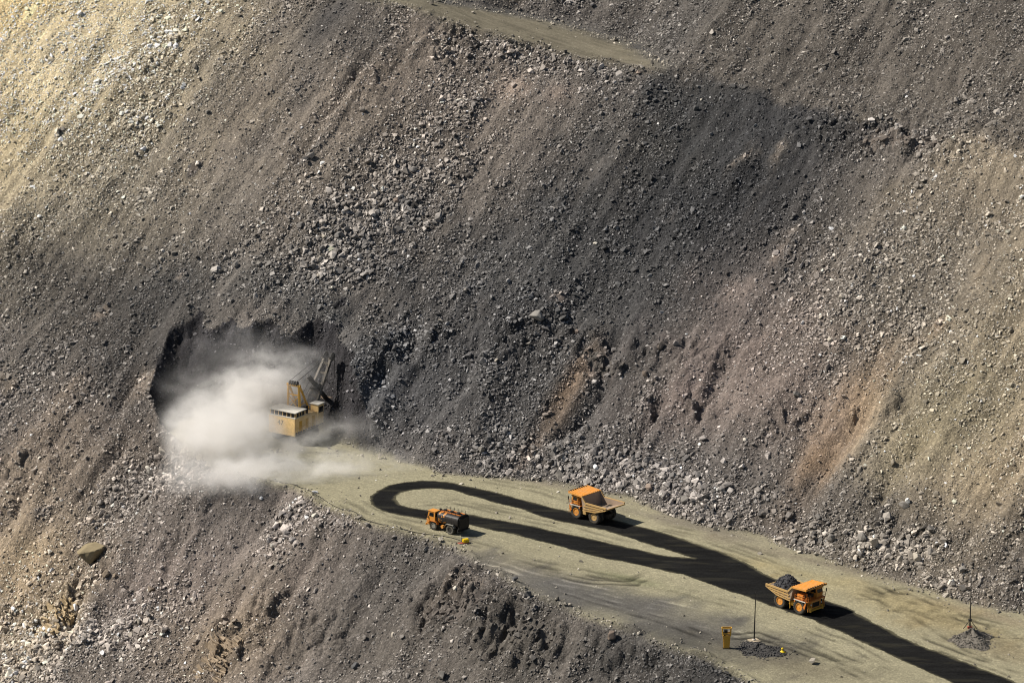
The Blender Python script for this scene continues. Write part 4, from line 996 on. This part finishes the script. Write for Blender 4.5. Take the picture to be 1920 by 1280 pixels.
HAND = [
 (170,1042,56,TANR,(1,.8,.5),"largest tan boulder, wedged in the lower left slope above a dark hollow"),
 (1010,598,40,(.27,.255,.23),(1,.85,.85),"big light grey rounded boulder alone in the dark middle of the hillside"),
 (862,190,23,WHITE_R,(1,.6,.4),"white slab at the head of the rubble fan below the upper bench"),
 (860,211,14,PALE,(1,.8,.5),"pale wedge just under the white slab below the upper bench"),
 (776,273,16,WHITE_R,(1,.6,.4),"long white chip halfway down the rubble fan"),
 (725,285,15,PALE,(1,.6,.5),"pale pointed stone on the left flank of the rubble fan"),
 (745,378,20,PINK,(1,.8,.7),"pinkish squared boulder in the widest part of the rubble fan"),
 (622,467,24,(.36,.36,.28),(1,.85,.5),"greenish pale flat boulder topping the spill above the shovel"),
 (608,445,18,PALE,(1,.6,.5),"pale slanting boulder above the greenish flat one"),
 (600,487,19,PALE,(1,.8,.7),"pale faceted boulder below the greenish flat one"),
 (582,520,17,GREY,(1,.8,.8),"grey square boulder at the left foot of the spill above the shovel"),
 (598,518,16,PALE,(1,.8,.7),"pale squared boulder at the right foot of the spill above the shovel"),
 (624,542,14,WHITE_R,(.8,.6,1),"white upright stone just over the rim of the notch"),
 (488,498,19,GREY,(1,.8,.9),"grey cube-like boulder left of the spill above the shovel"),
 (443,498,17,GREY,(1,.9,.8),"grey boulder furthest left on the scree above the notch"),
 (398,523,14,DGREY,(1,.9,.9),"dark boulder throwing a short shadow above the notch rim"),
 (98,419,14,PALE,(1,.8,.8),"pale block lying alone on the left edge of the scree"),
 (208,404,12,PALE,(1,.8,.7),"pale block right of the lone one on the left scree"),
 (230,381,14,GREY,(1,.8,.7),"grey block lying above two pale ones on the left scree"),
 (210,315,19,PALE,(1,.4,.35),"thin pale slab on the left scree"),
 (118,330,18,(.32,.27,.2),(1,.6,.5),"tan slab on the sandy upper left slope"),
 (390,212,15,GREY,(1,.7,.7),"grey stone just left of the smooth streak, upper left"),
 (305,848,25,PALE,(1,.7,.6),"pale slab leaning at the lip left of the dust cloud"),
 (345,850,17,PALE,(1,.8,.8),"pale block on the very lip beside the dust cloud"),
 (280,880,20,WHITE_R,(1,.7,.5),"whitish stone under the lip left of the dust"),
 (427,895,20,PALE,(.8,.7,1),"pale upright boulder on the lip under the dust"),
 (338,900,22,GREY,(1,.8,.9),"dark sided grey boulder in the spill left of the dust"),
 (283,888,20,GREY,(1,.8,.8),"grey block topping the boulder spill on the lower left slope"),
 (95,1035,15,WHITE_R,(1,.8,.7),"white stone left of the largest tan boulder"),
 (116,1020,18,WHITE_R,(1,.5,.5),"white flat stone up and left of the largest tan boulder"),
 (200,1078,22,(.22,.175,.13),(1,.8,.7),"brown boulder below right of the largest tan boulder"),
 (216,1080,14,(.25,.20,.15),(1,.8,.8),"small brown block beside the brown boulder, lower left"),
 (285,1108,24,(.22,.18,.14),(1,.7,.8),"brown split boulder on the lower left gravel"),
 (260,1165,20,PALE,(1,.6,.5),"pale slab on the lower left gravel"),
 (246,1190,19,PALE,(1,.7,.6),"pale rounded slab under the other one, lower left gravel"),
 (124,1180,17,WHITE_R,(.9,.7,.9),"whitish block at the foot of the yellow outcrop"),
 (513,1028,20,WHITE_R,(.8,.6,1),"whitish upright boulder in the streak under the road lip"),
 (528,982,22,PALE,(1,.6,.5),"pale slanted slab heading the streak under the road lip"),
 (518,1058,16,PALE,(1,.8,.8),"pale boulder ending the streak under the road lip"),
 (592,970,19,WHITE_R,(1,.9,.8),"white block on the slope just under the road lip"),
 (690,985,17,GREY,(1,.8,.7),"grey rounded boulder at the lip left of the water truck"),
 (800,1030,15,GREY,(1,.8,.8),"grey block under the lip below the water truck"),
 (815,1028,9,PALE,(1,.8,.8),"small pale block under the lip below the water truck"),
 (855,1104,13,WHITE_R,(.9,.8,.8),"lone white block on the dark lower slope"),
 (967,1088,15,DGREY,(1,.8,.9),"black boulder at the lip below the tyre marked soil"),
 (990,1118,22,DGREY,(1,.9,.9),"big dark boulder under the lip, bottom middle"),
 (1150,1195,25,(.19,.15,.12),(1,.8,.9),"brown boulder low on the dark slope, bottom middle"),
 (832,1268,23,GREY,(1,.9,.9),"grey boulder cut by the bottom edge of the picture"),
 (668,1250,24,DGREY,(1,.7,.6),"dark flat boulder near the bottom edge"),
 (737,1190,14,PALE,(1,.8,.5),"pale flat stone on the brown lower slope"),
 (1695,948,32,GREY,(1,.5,.5),"grey tilted slab next to a bright white block"),
 (1704,942,17,(.85,.83,.78),(.8,.8,1),"bright white block leaning beside a grey tilted slab"),
 (1624,491,28,PALE,(1,.42,.4),"long flat pale boulder on the right slope"),
 (1580,559,17,PALE,(.9,.8,.9),"pale upright boulder on the right slope"),
 (1557,639,20,PALE,(1,.7,.6),"pale pointed boulder with a black shadow on the right slope"),
 (1540,596,13,PALE,(1,.8,.7),"pale stone between the upright and the pointed boulders"),
 (1613,655,14,PALE,(1,.9,.7),"pale round stone right of the pointed boulder"),
 (1761,591,14,PALE,(1,.9,.7),"pale square stone far out on the right slope"),
 (1674,466,13,WHITE_R,(1,.9,.7),"light round stone above the long flat boulder, right slope"),
 (1495,741,20,GREY,(1,.7,.7),"grey block on the brown soil of the right slope"),
 (1397,825,13,WHITE_R,(1,.8,.7),"light flat stone above the slope toe between the trucks"),
 (1820,268,14,WHITE_R,(1,.6,.5),"white flat stone just below the jagged upper right ledge"),
 (1846,265,20,(.22,.18,.14),(1,.5,.6),"brown slab casting a dark shadow at the upper right"),
 (1315,188,9,WHITE_R,(1,.8,.6),"small white stone on the dark upper slope"),
 (1198,138,16,PINK,(1,.8,.7),"pinkish boulder on the crest near the end of the upper bench"),
 (1200,160,15,GREY,(1,.7,.6),"grey boulder just below the pinkish one on the crest"),
 (1125,200,17,GREY,(1,.7,.8),"grey block on the dark slope under the upper bench"),
 (960,92,16,PINK,(.8,.7,1),"pinkish pointed boulder under the crest of the upper bench"),
 (776,82,15,WHITE_R,(1,.5,.4),"white flat slab on the slope left under the upper bench"),
 (1117,457,13,WHITE_R,(1,.8,.6),"white stone on the dark grey scree"),
 (1160,534,22,DGREY,(1,.6,.6),"dark slab on the dark grey scree"),
 (874,546,15,GREY,(1,.8,.8),"grey block on the scree left of the big lone boulder"),
 (828,604,15,PALE,(.9,.8,1),"pale block on the scree up from the slumped ground"),
 (993,647,18,GREY,(1,.7,.6),"grey flat stone below the big lone boulder"),
 (1083,625,16,PINK,(.7,.7,1),"pinkish upright boulder right of the big lone boulder"),
 (932,677,12,PALE,(1,.8,.8),"pale wedge on the slumped middle slope"),
 (1240,650,24,(.16,.135,.115),(1,.7,.7),"brown boulder with a dark shadow on the bare middle soil"),
 (1210,702,20,(.17,.14,.115),(1,.7,.7),"brown broken boulder below the bare middle soil"),
 (1052,893,27,GREY,(1,.8,.8),"dark sided boulder at the slope toe left behind the empty truck"),
 (1218,916,21,PINK,(1,.9,.8),"pinkish boulder at the slope toe just right of the empty truck"),
 (1285,940,26,GREY,(1,.8,.8),"big grey boulder at the slope toe right of the empty truck"),
 (1047,923,8,WHITE_R,(1,.8,.8),"small white stone on the road left of the empty truck"),
 (1640,1022,26,PALE,(.9,.8,1),"pale boulder in the toe pile above the loaded truck"),
 (1720,1048,28,PALE,(1,.8,.7),"largest pale boulder of the toe pile above the loaded truck"),
 (1618,1010,26,GREY,(1,.8,.8),"grey boulder at the left end of the toe pile above the loaded truck"),
 (1560,1012,22,GREY,(.8,.8,1),"grey boulder standing at the toe left of the pile"),
 (1805,1070,22,GREY,(1,.8,.8),"grey boulder at the slope toe beside the braced mast"),
 (905,845,22,GREY,(1,.8,.8),"grey boulder in the rubble above the loop of the wet track")]
taken = []
for px, py, w, rgb, asp, lab in HAND:
    p = surf(px, py)
    if w > 50: boulder(p, w / 5.2, rgb, lab, None, (1, .72, .42), .04, .1, .0, 3)
    else: boulder(p, w / 8.3, rgb, lab, None, asp)
    taken.append((px, py))
PLACES = [(740,350,"rubble fan below the upper bench"),(610,490,"spill above the shovel"),(1090,880,"slope toe behind the empty truck"),(1290,935,"slope toe right of the empty truck"),
 (1450,975,"slope toe between the dump trucks"),(1650,1030,"toe pile above the loaded truck"),(1830,1095,"slope toe behind the braced mast"),(290,905,"spill left of the dust"),
 (130,1220,"rubble in the bottom left corner"),(530,1000,"streak under the road lip"),(280,160,"upper left rubble streak"),(1000,100,"crest of the upper bench"),(1650,540,"scree of the right slope"),
 (1000,640,"slumped middle slope"),(920,840,"rubble above the wet loop"),(600,965,"slope under the road lip"),(1720,250,"jagged upper right ledge"),(1850,820,"lower right slope"),(70,700,"left hillside")]
cand = RNG.permutation(len(GX.ravel()))
wgt = (np.clip(coarse - .66, 0, 1.4) * 1.3 * ~bench).ravel()
n_auto = 0
gx, gy, gz = GX.ravel(), GY.ravel(), Z.ravel()
for i in cand:
    if n_auto >= 205: break
    if RNG.random() > wgt[i] * .9: continue
    p = np.array([gx[i], gy[i], gz[i]]); u_, v_ = project(p)
    if not (10 < u_ < 1910 and 10 < v_ < 1270): continue
    if any((u_ - a) ** 2 + (v_ - b_) ** 2 < 17 ** 2 for a, b_ in taken): continue
    ob = hit(Z, [u_], [v_])[0]
    if np.linalg.norm(ob - p) > 2.5: continue
    taken.append((float(u_), float(v_))); n_auto += 1
    size = 1.35 + 1.5 * br.random() ** 2
    asp = (1, br.uniform(.6, .95), br.uniform(.4, .9))
    base = np.array([float(sample(soil[..., k_], p[0:1], p[1:2])[0]) for k_ in range(3)])
    rgb = np.clip((base * .6 + base.mean() * .4) * br.uniform(1.1, 2.1) + .02, .05, .6)
    lum = rgb.mean()
    tone = "pale" if lum > .27 else "light grey" if lum > .20 else "mid grey" if lum > .14 else "dark grey"
    shape = "slab" if asp[2] < .5 else "upright block" if asp[2] > .78 else "narrow wedge" if asp[1] < .7 else "squat block"
    place = min(PLACES, key=lambda q: (q[0] - u_) ** 2 + (q[1] - v_) ** 2)[2]
    sz = "small" if size < 1.6 else "middling" if size < 2.1 else "large"
    boulder(p, size, rgb, f"{sz} {tone} {shape} in the {place}", "boulders in the " + place, asp)

# ------------------------------------------------------------------ bedded rock breaking through the lower slope
def weld(vs, fs, p0, w, hgt, r):            # the shelf the blocks stick out of
    na, nb = 36, 14; o_ = len(vs)
    for j in range(nb + 1):
        for i in range(na + 1):
            a, b_ = (i / na * 2 - 1), (j / nb * 2 - 1)
            ds, dt = a * w * 1.15, b_ * hgt * 1.15
            x = p0[0] + SD[0] * ds + TD[0] * dt; y = p0[1] + SD[1] * ds + TD[1] * dt
            z = float(sample(Z, np.array([x]), np.array([y]))[0])
            q = max(0, 1 - a * a) * max(0, 1 - b_ * b_)
            z += -.35 + .75 * q ** .7 * (0.6 + .5 * r.random())
            vs.append((x, y, z))
    for j in range(nb):
        for i in range(na):
            v0 = o_ + j * (na + 1) + i
            fs.append((v0, v0 + 1, v0 + na + 2)); fs.append((v0, v0 + na + 2, v0 + na + 1))
    return fs
def ledge(px, py, n, w, hgt, rgb, label, seed):
    r = random.Random(seed); b = MB(); p0 = surf(px, py); vs, fs = [], []
    for k in range(n):
        ds, dt = max(-w, min(w, r.gauss(0, w * .5))), max(-hgt, min(hgt, r.gauss(0, hgt * .5)))
        x = p0[0] + SD[0] * ds + TD[0] * dt; y = p0[1] + SD[1] * ds + TD[1] * dt
        z = float(sample(Z, np.array([x]), np.array([y]))[0])
        pv, pf = PROTO[r.randrange(len(PROTO))]; sz = r.uniform(.9, 2.6)
        q = Vector((0, 0, 1)).rotation_difference(NRM).to_matrix() @ Matrix.Rotation(r.gauss(.6, .35), 3, 'Z') @ Matrix.Rotation(r.gauss(.25, .25), 3, 'Y')
        o_ = len(vs); c_ = Vector((x, y, z)) + NRM * sz * r.uniform(-.12, .12)
        vs += [tuple(q @ Vector((v[0] * sz, v[1] * sz * .8, v[2] * sz * .62)) + c_) for v in pv]; fs += [tuple(int(i) + o_ for i in t_) for t_ in pf]
    fs = weld(vs, fs, p0, w, hgt, r)
    me = bpy.data.meshes.new("rock_outcrop"); me.from_pydata(vs, [], fs); me.materials.append(M_BOULDER)
    ob = bpy.data.objects.new("rock_outcrop", me); COL.objects.link(ob); ob["soil"] = [float(c_) for c_ in rgb]
    return tag(ob, label, "outcrop")
def outcrop(px, py, n, w, hgt, rgb, label, lean, seed, thick=(.25, .6)):
    r = random.Random(seed); b = MB(); p0 = surf(px, py)
    for k in range(n):
        ds, dt = r.uniform(-w, w), r.uniform(-hgt, hgt)
        x = p0[0] + SD[0] * ds + TD[0] * dt; y = p0[1] + SD[1] * ds + TD[1] * dt
        z = float(sample(Z, np.array([x]), np.array([y]))[0])
        L = r.uniform(1.2, 3.0); T_ = r.uniform(*thick); D = r.uniform(.8, 1.5)
        mt = Vector((0, 0, 1)).rotation_difference(NRM).to_matrix().to_4x4() @ Matrix.Rotation(R(35) + r.gauss(0, .12), 4, 'Z') @ Matrix.Rotation(lean + r.gauss(0, .12), 4, 'Y') @ Matrix.Rotation(r.gauss(0, .15), 4, 'X')
        v0 = len(b.bm.verts)
        b.box(Vector((x, y, z)) - Vector((T_ / 2, L / 2, D / 2)), Vector((x, y, z)) + Vector((T_ / 2, L / 2, D / 2)), mt)
        b.bm.verts.ensure_lookup_table()
        for v in list(b.bm.verts)[v0:]: v.co += Vector((r.gauss(0, .10), r.gauss(0, .14), r.gauss(0, .14)))
    o_ = b.build("rock_outcrop", M_BOULDER); o_["soil"] = [float(c_) for c_ in rgb]
    return tag(o_, label, "outcrop")
outcrop(408, 1232, 90, 3.6, 4.2, (.30, .235, .165), "brown outcrop of thin upright rock beds near the bottom edge", .35, 1)
outcrop(105, 1150, 60, 2.6, 4.6, (.40, .31, .19), "yellowish outcrop of rock beds low on the left slope", .5, 2)
ledge(850, 1150, 70, 8.0, 2.6, (.115, .10, .088), "dark blocky outcrop on the slope below the water truck", 3)
ledge(965, 1195, 80, 9.0, 3.2, (.10, .09, .078), "dark broken ledge on the slope at bottom middle", 4)
ledge(1130, 688, 40, 5.5, 1.8, (.10, .09, .08), "dark brown ledge jutting from the middle of the hillside", 5)
ledge(1690, 255, 60, 11.0, 2.4, (.15, .128, .11), "jagged brown ledge along the upper right break of the slope", 6)

# ------------------------------------------------------------------ dust raised by the shovel
def G(px, py, z=0): v = ground(px, py); return np.array([v.x, v.y, v.z + z])
PUFF = [(G(415,862,5.5), (13,10,9.0), .95), (G(380,840,7.0), (9,8,7.5), .65), (G(470,815,9.0), (14,6,9.0), .85), (G(525,806,13.0), (11,4.5,7.5), .8), (G(575,803,16.5), (6,3,4.5), .5),
        (G(450,898,1.5), (16,8,5.0), .95), (G(530,890,0.3), (17,9,3.0), .7), (G(620,878,0.3), (15,11,2.6), .5), (G(700,872,0.2), (14,10,2.0), .28), (G(596,846,3.2), (5.0,3.0,4.6), .5), (G(545,846,0.0), (9,4,1.6), .55), (G(455,832,6.0), (7.5,6,9), .8),
        (G(470,800,17.0), (15,6,8.0), .12), (G(640,842,4.0), (10,6,5.0), .18), (G(740,866,0.6), (12,8,2.6), .16), (G(560,846,1.0), (6,3.5,2.6), .6), (G(360,826,13.0), (8,7,7.0), .10)]
lo = np.min([c - np.array(r) * 1.6 for c, r, a in PUFF], 0); hi = np.max([c + np.array(r) * 1.6 for c, r, a in PUFF], 0)
dm = bpy.data.materials.new("dust"); dm.use_nodes = True; t = dm.node_tree
t.nodes.remove(t.nodes["Principled BSDF"])
pv = N(t, "ShaderNodeVolumePrincipled"); pv.inputs["Color"].default_value = (.975, .963, .945, 1); pv.inputs["Anisotropy"].default_value = .0
co = N(t, "ShaderNodeNewGeometry").outputs["Position"]
w1 = N(t, "ShaderNodeTexNoise", Scale=.13, Detail=5.0, Roughness=.55); t.links.new(co, w1.inputs["Vector"])
wv = N(t, "ShaderNodeVectorMath", operation='MULTIPLY_ADD'); t.links.new(w1.outputs["Color"], wv.inputs[0]); wv.inputs[1].default_value = (12, 12, 10); wv.inputs[2].default_value = (-6, -6, -5)
ws = N(t, "ShaderNodeVectorMath", operation='ADD'); t.links.new(co, ws.inputs[0]); t.links.new(wv.outputs[0], ws.inputs[1])
total = None
for c, r, a in PUFF:
    s_ = N(t, "ShaderNodeVectorMath", operation='SUBTRACT'); t.links.new(ws.outputs[0], s_.inputs[0]); s_.inputs[1].default_value = tuple(c)
    d_ = N(t, "ShaderNodeVectorMath", operation='DIVIDE'); t.links.new(s_.outputs[0], d_.inputs[0]); d_.inputs[1].default_value = r
    l_ = N(t, "ShaderNodeVectorMath", operation='LENGTH'); t.links.new(d_.outputs[0], l_.inputs[0])
    mr = N(t, "ShaderNodeMapRange"); mr.interpolation_type = 'SMOOTHSTEP'
    t.links.new(l_.outputs["Value"], mr.inputs[0]); mr.inputs[1].default_value = 1.3; mr.inputs[2].default_value = -.1; mr.inputs[3].default_value = 0; mr.inputs[4].default_value = a
    if total is None: total = mr.outputs[0]
    else:
        ad = N(t, "ShaderNodeMath", operation='MAXIMUM'); t.links.new(total, ad.inputs[0]); t.links.new(mr.outputs[0], ad.inputs[1]); total = ad.outputs[0]
sm = N(t, "ShaderNodeMapping"); sm.inputs["Rotation"].default_value = (0, R(38), R(-20)); sm.inputs["Scale"].default_value = (.45, 1.15, 1.25); t.links.new(ws.outputs[0], sm.inputs[0])
n2 = N(t, "ShaderNodeTexNoise", Scale=.22, Detail=7.0, Roughness=.66); t.links.new(sm.outputs[0], n2.inputs["Vector"])
er = N(t, "ShaderNodeMath", operation='MULTIPLY_ADD'); t.links.new(n2.outputs["Fac"], er.inputs[0]); er.inputs[1].default_value = 4.2; er.inputs[2].default_value = -1.5; er.use_clamp = True
pr = N(t, "ShaderNodeMath", operation='MULTIPLY'); t.links.new(total, pr.inputs[0]); t.links.new(er.outputs[0], pr.inputs[1])
DUST_D = .50
de_ = N(t, "ShaderNodeMath", operation='MULTIPLY'); t.links.new(pr.outputs[0], de_.inputs[0]); de_.inputs[1].default_value = DUST_D
t.links.new(de_.outputs[0], pv.inputs["Density"])
t.links.new(pv.outputs[0], t.nodes["Material Output"].inputs["Volume"])
tag(MB().box(tuple(lo), tuple(hi)).build("dust_cloud", dm), kind="stuff")
